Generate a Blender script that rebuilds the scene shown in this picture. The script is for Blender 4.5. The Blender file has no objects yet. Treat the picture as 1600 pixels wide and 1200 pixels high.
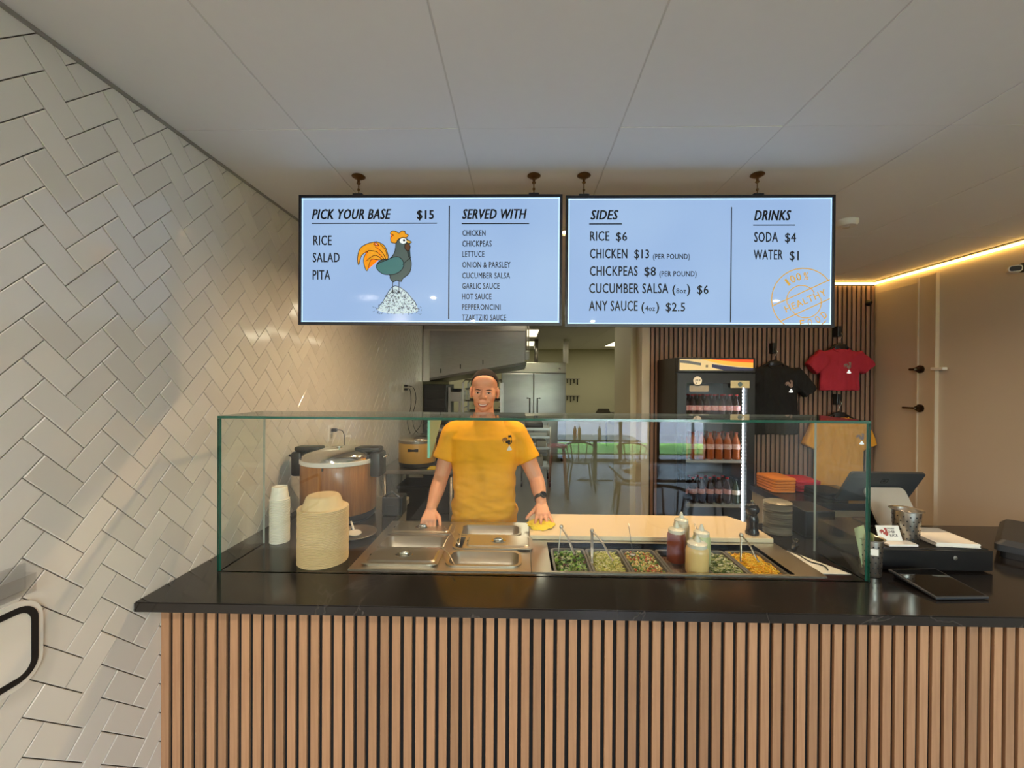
import bpy, bmesh, math, random
from mathutils import Vector, Matrix, noise
from mathutils.bvhtree import BVHTree
random.seed(7)
PI = math.pi
S = bpy.context.scene
COL = S.collection

# ---------------------------------------------------------------- camera, world, light, exposure
F = 660.0
cam = bpy.data.cameras.new('camera'); cam.sensor_width = 36; cam.lens = F / 1600 * 36
cam.clip_start = .05; cam.clip_end = 200
cob = bpy.data.objects.new('camera', cam); COL.objects.link(cob)
yaw, pitch, roll = math.atan(14 / F), -math.atan(3 / F), .006
cob.matrix_world = Matrix.Translation((0, 0, 1.70)) @ Matrix.Rotation(yaw, 4, 'Z') @ Matrix.Rotation(PI / 2 + pitch, 4, 'X') @ Matrix.Rotation(roll, 4, 'Z')
S.camera = cob
S.view_settings.view_transform = 'Standard'; S.view_settings.look = 'None'
S.view_settings.gamma = 1; S.view_settings.use_curve_mapping = False
S.view_settings.exposure = 0.0
S.cycles.max_bounces = 10; S.cycles.diffuse_bounces = 5; S.cycles.glossy_bounces = 5
S.cycles.transparent_max_bounces = 16; S.cycles.caustics_reflective = False; S.cycles.caustics_refractive = False
S.cycles.sample_clamp_indirect = 4
W = bpy.data.worlds.new('sky'); S.world = W; W.use_nodes = True
wn = W.node_tree; sky = wn.nodes.new('ShaderNodeTexSky'); sky.sky_type = 'NISHITA'
sky.sun_disc = False; sky.sun_elevation = math.radians(48); sky.sun_rotation = math.radians(60); sky.dust_density = 3
wn.links.new(sky.outputs[0], wn.nodes['Background'].inputs[0]); wn.nodes['Background'].inputs[1].default_value = 8.0
sun = bpy.data.lights.new('sun', 'SUN'); sun.energy = 65; sun.angle = .01; sun.color = (1, .95, .88)
so = bpy.data.objects.new('sun', sun); COL.objects.link(so); so.rotation_euler = (math.radians(-35), math.radians(20), 0)
WARM = (1, .69, .39)

def area(name, loc, power, size, color, rot=(0, 0, 0), shape='DISK', sy=None, spread=None):
    l = bpy.data.lights.new(name, 'AREA'); l.energy = power; l.size = size; l.color = color; l.shape = shape
    if sy: l.size_y = sy
    if spread: l.spread = spread
    o = bpy.data.objects.new(name, l); COL.objects.link(o); o.location = loc; o.rotation_euler = rot
    return o
CEIL = 2.672
# daylight portal in the shop window
pt = area('window_portal', (2.35, -5.6, 1.35), 1, 3.2, (1, 1, 1), (PI / 2, 0, 0), 'RECTANGLE', 2.6); pt.data.cycles.is_portal = True
WARMLAMPS = [(-.45, 2.70), (.30, 2.72), (1.05, 2.72), (1.80, 2.72)]
for x, y in WARMLAMPS: area('warm_lamp', (x, y - .02, CEIL - .055), 12.5 if x < 0 else 9, .07, WARM, spread=math.radians(150))
FRONTLAMPS = [(-.99, -.80), (2.9, -.95), (-.75, -2.6), (1.1, -2.6), (-.6, -4.4), (1.5, -4.4)]
FRONTPOW = [50, 20, 65, 50, 50, 40]
for (x, y), w in zip(FRONTLAMPS, FRONTPOW): area('front_lamp', (x, y, CEIL - .03), w, .05, (1, .88, .76))
KLIGHTS = [(.04, 8.31), (2.48, 8.31), (.04, 10.55), (2.48, 10.55), (.04, 6.0)]
for x, y in KLIGHTS: area('kitchen_lamp', (x, y, CEIL - .03), 13, .56, (1, .95, .74), shape='RECTANGLE', sy=1.15)

# ---------------------------------------------------------------- helpers
def lin(c):
    if isinstance(c, str): c = tuple(int(c[i:i + 2], 16) for i in (0, 2, 4))
    return tuple((v / 255 / 12.92 if v / 255 <= .04045 else ((v / 255 + .055) / 1.055) ** 2.4) for v in c)

MATS = {}
def mat(name, col, rough=.5, metal=0, var=.08, scale=8, bump=.0, coat=0, spec=.5, stretch=(1, 1, 1), emit=0, col2=None, sss=0, alpha=None):
    """principled with a noise-driven colour variation and optional fine bump"""
    if name in MATS: return MATS[name]
    m = bpy.data.materials.new(name); m.use_nodes = True; nt = m.node_tree; p = nt.nodes['Principled BSDF']
    c = lin(col); c2 = lin(col2) if col2 else tuple(v * (1 - var) for v in c)
    tc = nt.nodes.new('ShaderNodeTexCoord'); mp = nt.nodes.new('ShaderNodeMapping'); mp.inputs['Scale'].default_value = stretch
    nz = nt.nodes.new('ShaderNodeTexNoise'); nz.inputs['Scale'].default_value = scale; nz.inputs['Detail'].default_value = 4
    mx = nt.nodes.new('ShaderNodeMix'); mx.data_type = 'RGBA'; mx.inputs[6].default_value = (*c, 1); mx.inputs[7].default_value = (*c2, 1)
    nt.links.new(tc.outputs['Object'], mp.inputs[0]); nt.links.new(mp.outputs[0], nz.inputs[0])
    nt.links.new(nz.outputs[0], mx.inputs[0]); nt.links.new(mx.outputs[2], p.inputs['Base Color'])
    p.inputs['Roughness'].default_value = rough; p.inputs['Metallic'].default_value = metal
    p.inputs['Coat Weight'].default_value = coat; p.inputs['Specular IOR Level'].default_value = spec
    if sss: p.inputs['Subsurface Weight'].default_value = sss; p.inputs['Subsurface Radius'].default_value = (.01, .004, .002)
    if bump:
        b = nt.nodes.new('ShaderNodeBump'); b.inputs['Strength'].default_value = bump; b.inputs['Distance'].default_value = .01
        nt.links.new(nz.outputs[0], b.inputs['Height']); nt.links.new(b.outputs[0], p.inputs['Normal'])
    if emit:
        nt.links.new(mx.outputs[2], p.inputs['Emission Color']); p.inputs['Emission Strength'].default_value = emit
    MATS[name] = m; return m

def glass(name, tint, refl=1.0, rough=0.0):
    """thin sheet glass: clear with Schlick reflection"""
    m = bpy.data.materials.new(name); m.use_nodes = True; nt = m.node_tree; N = nt.nodes; L = nt.links
    N.remove(N['Principled BSDF']); out = N['Material Output']
    tr = N.new('ShaderNodeBsdfTransparent'); tr.inputs[0].default_value = (*tint, 1)
    gl = N.new('ShaderNodeBsdfGlossy'); gl.inputs['Roughness'].default_value = rough
    g = N.new('ShaderNodeNewGeometry'); d = N.new('ShaderNodeVectorMath'); d.operation = 'DOT_PRODUCT'
    L.new(g.outputs['Normal'], d.inputs[0]); L.new(g.outputs['Incoming'], d.inputs[1])
    def M(op, a, b=None):
        n = N.new('ShaderNodeMath'); n.operation = op
        for i, v in enumerate((a, b)):
            if v is None: continue
            if isinstance(v, (int, float)): n.inputs[i].default_value = v
            else: L.new(v, n.inputs[i])
        return n.outputs[0]
    a = M('ABSOLUTE', d.outputs['Value']); a = M('SUBTRACT', 1.0, a); a = M('POWER', a, 5.0)
    a = M('MULTIPLY', a, .96); a = M('ADD', a, .04); a = M('MULTIPLY', a, refl)
    mx = N.new('ShaderNodeMixShader'); L.new(a, mx.inputs[0]); L.new(tr.outputs[0], mx.inputs[1]); L.new(gl.outputs[0], mx.inputs[2])
    L.new(mx.outputs[0], out.inputs[0]); return m

def emis(name, col, s):
    m = bpy.data.materials.new(name); m.use_nodes = True; p = m.node_tree.nodes['Principled BSDF']
    p.inputs['Base Color'].default_value = (*lin(col), 1); p.inputs['Emission Color'].default_value = (*lin(col), 1)
    p.inputs['Emission Strength'].default_value = s; return m

def link(name, me, m=None, parent=None):
    o = bpy.data.objects.new(name, me); COL.objects.link(o)
    if m is not None and not me.materials:
        for q in (m if isinstance(m, (list, tuple)) else [m]): me.materials.append(q)
    if parent: o.parent = parent
    return o
def obj(name, bm, m, parent=None, smooth=False, angle=None):
    me = bpy.data.meshes.new(name)
    bmesh.ops.recalc_face_normals(bm, faces=bm.faces)
    bm.to_mesh(me); bm.free()
    if smooth:
        me.polygons.foreach_set('use_smooth', [True] * len(me.polygons))
        if angle: me.set_sharp_from_angle(angle=math.radians(angle))
    return link(name, me, m, parent)
def tag(o, label=None, cat=None, group=None, kind=None):
    if label: o['label'] = label
    if cat: o['category'] = cat
    if group: o['group'] = group
    if kind: o['kind'] = kind
    return o
def thing(name, label, cat, loc=(0, 0, 0), rz=0, group=None):
    o = bpy.data.objects.new(name, None); COL.objects.link(o); o.empty_display_size = .05
    o.location = loc; o.rotation_euler = (0, 0, rz); return tag(o, label, cat, group)
def copy_tree(o, parent=None):
    c = o.copy(); COL.objects.link(c); c.parent = parent
    for ch in list(o.children): copy_tree(ch, c)
    return c
B = bmesh.new
def box(bm, x0, x1, y0, y1, z0, z1, bev=0, M=None):
    r = bmesh.ops.create_cube(bm, size=1)
    vs = r['verts']
    for v in vs:
        v.co = Vector(((x0 + x1) / 2 + v.co.x * (x1 - x0), (y0 + y1) / 2 + v.co.y * (y1 - y0), (z0 + z1) / 2 + v.co.z * (z1 - z0)))
    if bev:
        es = set(e for v in vs for e in v.link_edges)
        rr = bmesh.ops.bevel(bm, geom=list(es), offset=bev, segments=2, affect='EDGES', profile=.5)
        vs = list({v for f in rr['faces'] for v in f.verts} | {v for v in vs if v.is_valid})
    if M is not None:
        for v in vs: v.co = M @ v.co
    return bm
def lathe(bm, prof, seg=24, c=(0, 0, 0), M=None, closed=False):
    rings = []
    for r, z in prof:
        if r < 1e-6: rings.append([bm.verts.new((0, 0, z))])
        else: rings.append([bm.verts.new((r * math.cos(2 * PI * i / seg), r * math.sin(2 * PI * i / seg), z)) for i in range(seg)])
    for a, b in zip(rings, rings[1:]):
        for i in range(seg):
            j = (i + 1) % seg
            if len(a) == 1 and len(b) == 1: continue
            if len(a) == 1: bm.faces.new((a[0], b[j], b[i]))
            elif len(b) == 1: bm.faces.new((a[i], a[j], b[0]))
            else: bm.faces.new((a[i], a[j], b[j], b[i]))
    T = Matrix.Translation(c) @ (M if M is not None else Matrix.Identity(4))
    for rg in rings:
        for v in rg: v.co = T @ v.co
    return bm
def tube(bm, pts, r, seg=8, caps=True, flat=1.0, up=None):
    pts = [Vector(p) for p in pts]; n = len(pts)
    rs = r if isinstance(r, (list, tuple)) else [r] * n
    rings = []; prev = None
    for i, p in enumerate(pts):
        d = (pts[min(i + 1, n - 1)] - pts[max(i - 1, 0)]).normalized()
        if prev is None:
            u = Vector(up) if up else (Vector((0, 0, 1)) if abs(d.z) < .9 else Vector((1, 0, 0)))
        else: u = prev
        u = (u - d * u.dot(d)).normalized(); prev = u; w = d.cross(u)
        rings.append([bm.verts.new(p + u * (math.cos(2 * PI * k / seg) * rs[i] * flat) + w * (math.sin(2 * PI * k / seg) * rs[i])) for k in range(seg)])
    for a, b in zip(rings, rings[1:]):
        for k in range(seg): bm.faces.new((a[k], a[(k + 1) % seg], b[(k + 1) % seg], b[k]))
    if caps:
        bm.faces.new(rings[0][::-1]); bm.faces.new(rings[-1])
    return bm
def prism(bm, pts, h, M=None):
    """pts: 2-D outline, extruded along +z by h, then transformed"""
    a = [bm.verts.new((x, y, 0)) for x, y in pts]; b = [bm.verts.new((x, y, h)) for x, y in pts]
    n = len(pts)
    bm.faces.new(a[::-1]); bm.faces.new(b)
    for i in range(n): bm.faces.new((a[i], a[(i + 1) % n], b[(i + 1) % n], b[i]))
    if M is not None:
        for v in a + b: v.co = M @ v.co
    return bm
def spline(pts, closed=True, n=6):
    out = []; N = len(pts); rng = range(N) if closed else range(N - 1)
    g = lambda i: Vector(pts[i % N]) if closed else Vector(pts[max(0, min(N - 1, i))])
    for i in rng:
        p0, p1, p2, p3 = g(i - 1), g(i), g(i + 1), g(i + 2)
        for k in range(n):
            t = k / n
            out.append(.5 * ((2 * p1) + (p2 - p0) * t + (2 * p0 - 5 * p1 + 4 * p2 - p3) * t * t + (3 * p1 - p0 - 3 * p2 + p3) * t ** 3))
    if not closed: out.append(Vector(pts[-1]))
    return out
def rrect(w, l, r, n=4):
    pts = []
    for cx, cy, a0 in ((w / 2 - r, l / 2 - r, 0), (-w / 2 + r, l / 2 - r, 90), (-w / 2 + r, -l / 2 + r, 180), (w / 2 - r, -l / 2 + r, 270)):
        for k in range(n + 1):
            a = math.radians(a0 + 90 * k / n); pts.append((cx + r * math.cos(a), cy + r * math.sin(a)))
    return pts
def loops(bm, secs, cap0=False, cap1=False, M=None):
    rings = [[bm.verts.new(p) for p in s] for s in secs]
    n = len(rings[0])
    for a, b in zip(rings, rings[1:]):
        for k in range(n): bm.faces.new((a[k], a[(k + 1) % n], b[(k + 1) % n], b[k]))
    if cap0: bm.faces.new(rings[0][::-1])
    if cap1: bm.faces.new(rings[-1])
    if M is not None:
        for r in rings:
            for v in r: v.co = M @ v.co
    return bm
def sph(bm, c, r, u=12, v=8, M=None):
    if not isinstance(r, (tuple, list)): r = (r, r, r)
    T = Matrix.Translation(c) @ (M if M is not None else Matrix.Identity(4)) @ Matrix.Diagonal((*r, 1))
    bmesh.ops.create_uvsphere(bm, u_segments=u, v_segments=v, radius=1, matrix=T); return bm
def capsule(bm, p0, p1, r0, r1, seg=14):
    p0, p1 = Vector(p0), Vector(p1); d = (p1 - p0); L = d.length; d.normalize()
    pts = []; rs = []
    for k in range(5):
        a = PI / 2 * (1 - k / 4); pts.append(p0 - d * r0 * math.sin(a)); rs.append(max(r0 * math.cos(a), .0004))
    for k in range(5):
        a = PI / 2 * k / 4; pts.append(p1 + d * r1 * math.sin(a)); rs.append(max(r1 * math.cos(a), .0004))
    return tube(bm, pts, rs, seg)
def voxel(bm, size, smooth=3, fac=.5, adapt=0):
    me = bpy.data.meshes.new('tmp'); bmesh.ops.recalc_face_normals(bm, faces=bm.faces); bm.to_mesh(me); bm.free()
    o = bpy.data.objects.new('tmp', me); COL.objects.link(o)
    m = o.modifiers.new('r', 'REMESH'); m.mode = 'VOXEL'; m.voxel_size = size; m.use_smooth_shade = True; m.adaptivity = adapt
    if smooth: s = o.modifiers.new('s', 'SMOOTH'); s.factor = fac; s.iterations = smooth
    dg = bpy.context.evaluated_depsgraph_get(); res = bpy.data.meshes.new_from_object(o.evaluated_get(dg))
    bpy.data.objects.remove(o); bpy.data.meshes.remove(me); return res
def wrinkle(me, amp, sc, seed=0, fn=None):
    me.update()
    nrm = [v.normal.copy() for v in me.vertices]
    for v, n in zip(me.vertices, nrm):
        p = Vector((v.co.x * sc[0] + seed, v.co.y * sc[1], v.co.z * sc[2]))
        d = noise.noise(p) + .5 * noise.noise(p * 2.1)
        a = amp * (fn(v.co) if fn else 1)
        v.co += n * d * a
    me.update()
ORD = ['first', 'second', 'third', 'fourth', 'fifth', 'sixth', 'seventh', 'eighth', 'ninth', 'tenth', 'eleventh', 'twelfth', 'thirteenth', 'fourteenth', 'fifteenth', 'sixteenth', 'seventeenth', 'eighteenth', 'nineteenth', 'twentieth', 'twenty-first', 'twenty-second', 'twenty-third', 'twenty-fourth', 'twenty-fifth', 'twenty-sixth', 'twenty-seventh', 'twenty-eighth', 'twenty-ninth', 'thirtieth', 'thirty-first', 'thirty-second', 'thirty-third', 'thirty-fourth', 'thirty-fifth', 'thirty-sixth']

# ---------------------------------------------------------------- materials
STEEL = mat('brushed steel', 'cdc5b7', .31, 1, .12, 30, .02, stretch=(1, 12, 1))
STEEL2 = mat('dull kitchen steel', 'a9a49c', .36, 1, .2, 12, .03, stretch=(1, 1, 6))
CHROME = mat('polished steel', 'd8d4cc', .12, 1, .05, 10)
BLACKP = mat('black plastic', '1a1a1b', .38, 0, .2, 40, .02)
BLACKM = mat('matt black', '0e0e0f', .6, 0, .2, 30)
GREYP = mat('charcoal plastic', '34373a', .5, 0, .15, 30)
CREAM = mat('cream paint', 'cbc2ae', .6, 0, .05, 3, .02)
WHITEP = mat('white plastic', 'e6e1d6', .4, 0, .04, 10)
PAPER = mat('white paper', 'eee8da', .7, 0, .04, 30, .03)
def quartz():
    m = mat('black quartz', '2a2321', .13, 0, .3, 6, spec=.5); nt = m.node_tree; N = nt.nodes; L = nt.links; p = N['Principled BSDF']
    tc = N.new('ShaderNodeTexCoord'); nz = N.new('ShaderNodeTexNoise'); nz.inputs['Scale'].default_value = 1.6; nz.inputs['Detail'].default_value = 5; nz.inputs['Distortion'].default_value = 1.4
    L.new(tc.outputs['Object'], nz.inputs[0])
    a = N.new('ShaderNodeMath'); a.operation = 'SUBTRACT'; L.new(nz.outputs[0], a.inputs[0]); a.inputs[1].default_value = .5
    b = N.new('ShaderNodeMath'); b.operation = 'ABSOLUTE'; L.new(a.outputs[0], b.inputs[0])
    r = N.new('ShaderNodeValToRGB'); L.new(b.outputs[0], r.inputs[0])
    r.color_ramp.elements[0].color = (.05, .042, .036, 1); r.color_ramp.elements[0].position = 0
    r.color_ramp.elements[1].color = (.017, .014, .012, 1); r.color_ramp.elements[1].position = .004
    L.new(r.outputs[0], p.inputs['Base Color']); return m
QUARTZ = quartz()
def wood(name, a, b, rough=.5, stretch=(30, 30, 1.2), scale=3, coat=0):
    m = mat(name, a, rough, 0, 0, scale, .06, stretch=stretch, col2=b, coat=coat); nt = m.node_tree
    oi = nt.nodes.new('ShaderNodeObjectInfo'); hs = nt.nodes.new('ShaderNodeHueSaturation'); p = nt.nodes['Principled BSDF']
    src = p.inputs['Base Color'].links[0].from_socket
    mr = nt.nodes.new('ShaderNodeMapRange'); mr.inputs[3].default_value = .82; mr.inputs[4].default_value = 1.15
    nt.links.new(oi.outputs['Random'], mr.inputs[0]); nt.links.new(mr.outputs[0], hs.inputs['Value'])
    nt.links.new(src, hs.inputs['Color']); nt.links.new(hs.outputs[0], p.inputs['Base Color']); return m
SLAT = wood('walnut slat', 'b58a66', '8d6546')
SLATB = wood('brown slat', '9b7a66', '7a5d4c')
TILE = mat('glazed white tile', 'e2dcd2', .11, 0, .04, 5, .015)
def tilevar():
    nt = TILE.node_tree; oi = nt.nodes.new('ShaderNodeObjectInfo'); hs = nt.nodes.new('ShaderNodeHueSaturation'); p = nt.nodes['Principled BSDF']
    src = p.inputs['Base Color'].links[0].from_socket; mr = nt.nodes.new('ShaderNodeMapRange'); mr.inputs[3].default_value = .95; mr.inputs[4].default_value = 1.04
    nt.links.new(oi.outputs['Random'], mr.inputs[0]); nt.links.new(mr.outputs[0], hs.inputs['Value']); nt.links.new(src, hs.inputs['Color']); nt.links.new(hs.outputs[0], p.inputs['Base Color'])
tilevar()
GROUT = mat('grey grout', '6f675d', .9, 0, .1, 40, .1)
PANEL = mat('ceiling panel', 'e9e7e4', .75, 0, .03, 25, .03)
JOINT = mat('panel joint', 'd8d5d0', .8, 0, .05, 20)
RWALL = mat('beige wall', 'cbbfae', .6, 0, .05, 2.5, .02)
KWALL = mat('kitchen wall', 'bdb99c', .6, 0, .05, 2.5, .02)
KFLOOR = mat('kitchen floor', '6d6b62', .3, 0, .15, 3, .02)
SFLOOR = mat('shop floor', '8f8b84', .35, 0, .15, 3, .02)

# ---------------------------------------------------------------- structure
LX, RX, BY, FY, KX, KY = -1.355, 3.36, 4.10, -5.70, 3.12, 12.4
def struct(name, bm, m, parent=None):
    o = obj(name, bm, m, parent)
    if parent is None: o['kind'] = 'structure'
    return o
bm = B(); box(bm, LX - .2, 5.4, FY, 4.9, -.1, 0); floor = struct('floor', bm, SFLOOR)
bm = B(); box(bm, LX - .2, KX + .2, 4.9, KY + .2, -.1, 0); struct('floor_kitchen', bm, KFLOOR)
bm = B(); box(bm, LX - .2, 5.4, FY - .2, KY + .2, CEIL + .0025, CEIL + .15); ceiling = struct('ceiling', bm, JOINT)
# ceiling panels 2 ft x 4 ft
X0, Y0, PX, PY = -.244, 1.62, .615, 1.215
for i in range(-2, 10):
    xa, xb = X0 + i * PX, X0 + (i + 1) * PX
    xa, xb = max(xa, LX), min(xb, 5.2)
    if xb - xa < .03: continue
    for j in range(-7, 9):
        ya, yb = max(Y0 + j * PY, FY), min(Y0 + (j + 1) * PY, KY)
        if yb - ya < .03 or (xa > 3.3 and ya > .3): continue
        if any(abs((xa + xb) / 2 - kx) < .4 and ya < ky < yb for kx, ky in KLIGHTS) and ya > 4: pass
        dz = random.uniform(-.001, .001)
        bm = B(); box(bm, xa + .003, xb - .003, ya + .0012, yb - .0012, CEIL + dz, CEIL + .004, .001)
        obj('ceiling_panel', bm, PANEL, ceiling)
# left wall: backing and herringbone tiles
bm = B(); box(bm, LX - .15, LX - .006, FY, 5.8, 0, CEIL + .02); wall_left = struct('wall_left', bm, GROUT)
def clip(poly, x0, x1, y0, y1):
    def cut(P, f, inter):
        out = []
        for i in range(len(P)):
            a, b = P[i - 1], P[i]
            if f(b):
                if not f(a): out.append(inter(a, b))
                out.append(b)
            elif f(a): out.append(inter(a, b))
        return out
    def ix(v): return lambda a, b: (v, a[1] + (b[1] - a[1]) * (v - a[0]) / (b[0] - a[0]))
    def iy(v): return lambda a, b: (a[0] + (b[0] - a[0]) * (v - a[1]) / (b[1] - a[1]), v)
    for f, n in ((lambda p: p[0] >= x0, ix(x0)), (lambda p: p[0] <= x1, ix(x1)), (lambda p: p[1] >= y0, iy(y0)), (lambda p: p[1] <= y1, iy(y1))):
        if not poly: return poly
        poly = cut(poly, f, n)
    return poly
TW = .0769; g = .0014; q = math.sqrt(.5)
OFFY, OFFZ = 1.062, 1.8128
def tl(x, y):  # pattern plane -> (wall y, wall z)
    return (OFFY + (x - y) * q * TW, OFFZ + (x + y) * q * TW)
cands = []
for k in range(-80, 80):
    for l in range(-60, 60):
        ox, oy = k + 2 * l, k - 2 * l
        for (w, h, dx, dy) in ((2, 1, 0, 0), (1, 2, 0, 1)):
            gg = g / TW
            P = [(ox + dx + gg, oy + dy + gg), (ox + dx + w - gg, oy + dy + gg), (ox + dx + w - gg, oy + dy + h - gg), (ox + dx + gg, oy + dy + h - gg)]
            P = [tl(*p) for p in P]
            if max(p[0] for p in P) < -1.3 or min(p[0] for p in P) > 5.78 or max(p[1] for p in P) < 0 or min(p[1] for p in P) > CEIL: continue
            full = P; P = clip(P, -1.3, 5.78, 0, CEIL - .003)
            if len(P) < 3: continue
            cy, cz = sum(p[0] for p in P) / len(P), sum(p[1] for p in P) / len(P)
            ar = abs(sum(P[i - 1][0] * P[i][1] - P[i][0] * P[i - 1][1] for i in range(len(P)))) / 2
            if ar < 2e-4: continue
            # how large it shows from the camera, and whether it does
            see = cy > .9 and abs((cz - 1.7) / cy * F) < 620 and not (cz < .93 and cy > 1.5)
            cands.append((see * ar * F * F * abs(LX) / max(cy, .5) ** 3, cy, cz, P, len(P) == 4 and P == full, (w, h)))
cands.sort(key=lambda c: -c[0])
def tile_bm(bm, P, cy, cz, amt=0.0):
    """tile with a cushioned face on the plane x=LX, facing +x"""
    cx_, cz_ = sum(p[0] for p in P) / len(P), sum(p[1] for p in P) / len(P)
    def ins(p, d):
        v = Vector((cx_ - p[0], cz_ - p[1])); L = v.length; v = v / L * min(d * 1.5, L * .5); return (p[0] + v.x, p[1] + v.y)
    t1, t2 = random.uniform(-amt, amt), random.uniform(-amt, amt)
    top = [ins(p, .0022) for p in P]
    a = [bm.verts.new((-.004, p[0] - cy, p[1] - cz)) for p in P]
    b = [bm.verts.new((.0035, p[0] - cy, p[1] - cz)) for p in P]
    c = [bm.verts.new((.0045 + t1 * (p[0] - cy) + t2 * (p[1] - cz), p[0] - cy, p[1] - cz)) for p in top]
    n = len(P)
    for i in range(n):
        j = (i + 1) % n
        bm.faces.new((a[i], a[j], b[j], b[i])); bm.faces.new((b[i], b[j], c[j], c[i]))
    bm.faces.new(c)
TM = {}
for c in cands[:300]:
    _, cy, cz, P, full, wh = c
    if full:
        v = (wh, random.randrange(6))
        if v not in TM:
            bm = B(); tile_bm(bm, P, cy, cz, .012); me = bpy.data.meshes.new('tile'); bmesh.ops.recalc_face_normals(bm, faces=bm.faces); bm.to_mesh(me); bm.free(); me.materials.append(TILE); TM[v] = me
        o = bpy.data.objects.new('tile', TM[v]); COL.objects.link(o)
    else:
        bm = B(); tile_bm(bm, P, cy, cz, .01); o = obj('tile', bm, TILE)
    o.parent = wall_left; o.location = (LX, cy, cz)
bm = B()
for c in cands[300:]: 
    s = len(bm.verts); _, cy, cz, P, full, wh = c; tile_bm(bm, P, 0, 0, 0)
for v in bm.verts: v.co.x += LX
o = obj('distant_tiles', bm, TILE, wall_left); o['kind'] = 'stuff'
bm = B(); box(bm, LX - .002, LX + .012, -1.3, 5.78, CEIL - .012, CEIL - .001); struct('trim_1', bm, mat('grey trim', '8f8a82', .4))
# right wall, door, slatted back wall, kitchen shell, front
bm = B(); box(bm, RX, RX + .15, .3, BY + .2, 0, CEIL + .02); struct('wall_right', bm, RWALL)
bm = B(); box(bm, RX + .15, 5.4, .3, .42, 0, CEIL + .02); struct('wall_jog', bm, RWALL)
bm = B(); box(bm, 5.2, 5.4, FY, .3, 0, CEIL + .02); struct('wall_side', bm, RWALL)
bm = B(); box(bm, 1.236, RX, BY, BY + .15, 0, CEIL + .02); wall_back = struct('wall_back', bm, BLACKM)
bm = B(); box(bm, 1.16, 1.234, BY - .02, BY + .17, 0, CEIL); struct('trim_2', bm, CREAM)
bm = B(); box(bm, -.0145, .0145, -.013, 0, 0, CEIL - .05, .0015); me = bpy.data.meshes.new('slat'); bm.to_mesh(me); bm.free(); me.materials.append(SLATB)
n = int((RX - 1.24) / .0442)
for i in range(n + 1):
    o = bpy.data.objects.new('slat', me); COL.objects.link(o); o.parent = wall_back; o.location = (1.262 + i * .0442, BY, .01)
bm = B(); box(bm, 1.16, KX + .15, 4.9, 5.0, 0, CEIL + .02); struct('wall_kitchen_front', bm, KWALL)
bm = B(); box(bm, 1.1, 1.234, 4.27, 5.0, 0, CEIL + .02); struct('wall_kitchen_jamb', bm, KWALL)
bm = B(); box(bm, KX, KX + .15, 5.0, KY + .15, 0, CEIL + .02); struct('wall_kitchen_right', bm, KWALL)
bm = B(); box(bm, LX - .15, KX + .15, KY, KY + .15, 0, CEIL + .02); struct('wall_kitchen_back', bm, KWALL)
bm = B(); box(bm, LX - .15, LX, 5.8, KY, 0, CEIL + .02); struct('wall_kitchen_left', bm, KWALL)
# door in the right wall
door = bpy.data.objects.new('door_1', None); COL.objects.link(door); door['kind'] = 'structure'; door.location = (RX, 3.56, 0)
DM = mat('painted door', 'c5b8a6', .5, 0, .04, 3, .02)
bm = B(); box(bm, -.012, 0, .085, .50, .01, 2.56, .002); obj('door_leaf', bm, DM, door)
bm = B(); box(bm, -.03, 0, -.09, -.08, .0, 2.6); box(bm, -.022, 0, .072, .082, 0, 2.6); box(bm, -.01, 0, -.08, .072, 0, 2.6); obj('door_frame', bm, mat('pale trim', 'd2c4ad', .5), door)
for z, nm in ((1.828, 'deadbolt'), (1.501, 'door_handle')):
    bm = B(); M = Matrix.Rotation(-PI / 2, 4, 'Y')
    lathe(bm, [(0, 0), (.033, 0), (.033, .012), (.018, .016), (.018, .04), (0, .042)], 16, (-.012, .05, z), M)
    if nm == 'door_handle': tube(bm, [(-.05, .05, z), (-.06, .05, z), (-.062, .16, z)], .008)
    else: tube(bm, [(-.05, .05, z), (-.06, .05, z), (-.06, .10, z)], .011)
    obj(nm, bm, mat('dark bronze', '4a3c2c', .35, .9), door, True, 40)
bm = B(); box(bm, -.05, -.01, -.17, -.07, 1.815, 1.838, .004); obj('latch', bm, WHITEP, door)
# light strip under the ceiling
STRIP = emis('strip glow', 'ffc766', 9)
t = thing('light_strip', 'glowing warm light strip along the top of the slatted and right walls', 'light strip', (0, 0, 0))
bm = B(); box(bm, 1.24, RX - .005, BY - .036, BY - .018, CEIL - .028, CEIL - .010); obj('strip_segment', bm, STRIP, t)
bm = B(); box(bm, RX - .024, RX - .006, .35, BY - .038, CEIL - .028, CEIL - .010); obj('strip_segment', bm, STRIP, t)
bm = B(); box(bm, 1.24, RX - .003, BY - .042, BY - .012, CEIL - .010, CEIL - .001); box(bm, RX - .03, RX - .001, .35, BY - .05, CEIL - .010, CEIL - .001); obj('mounting_channel', bm, mat('aluminium', 'b9b4a8', .35, 1), t)
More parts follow.
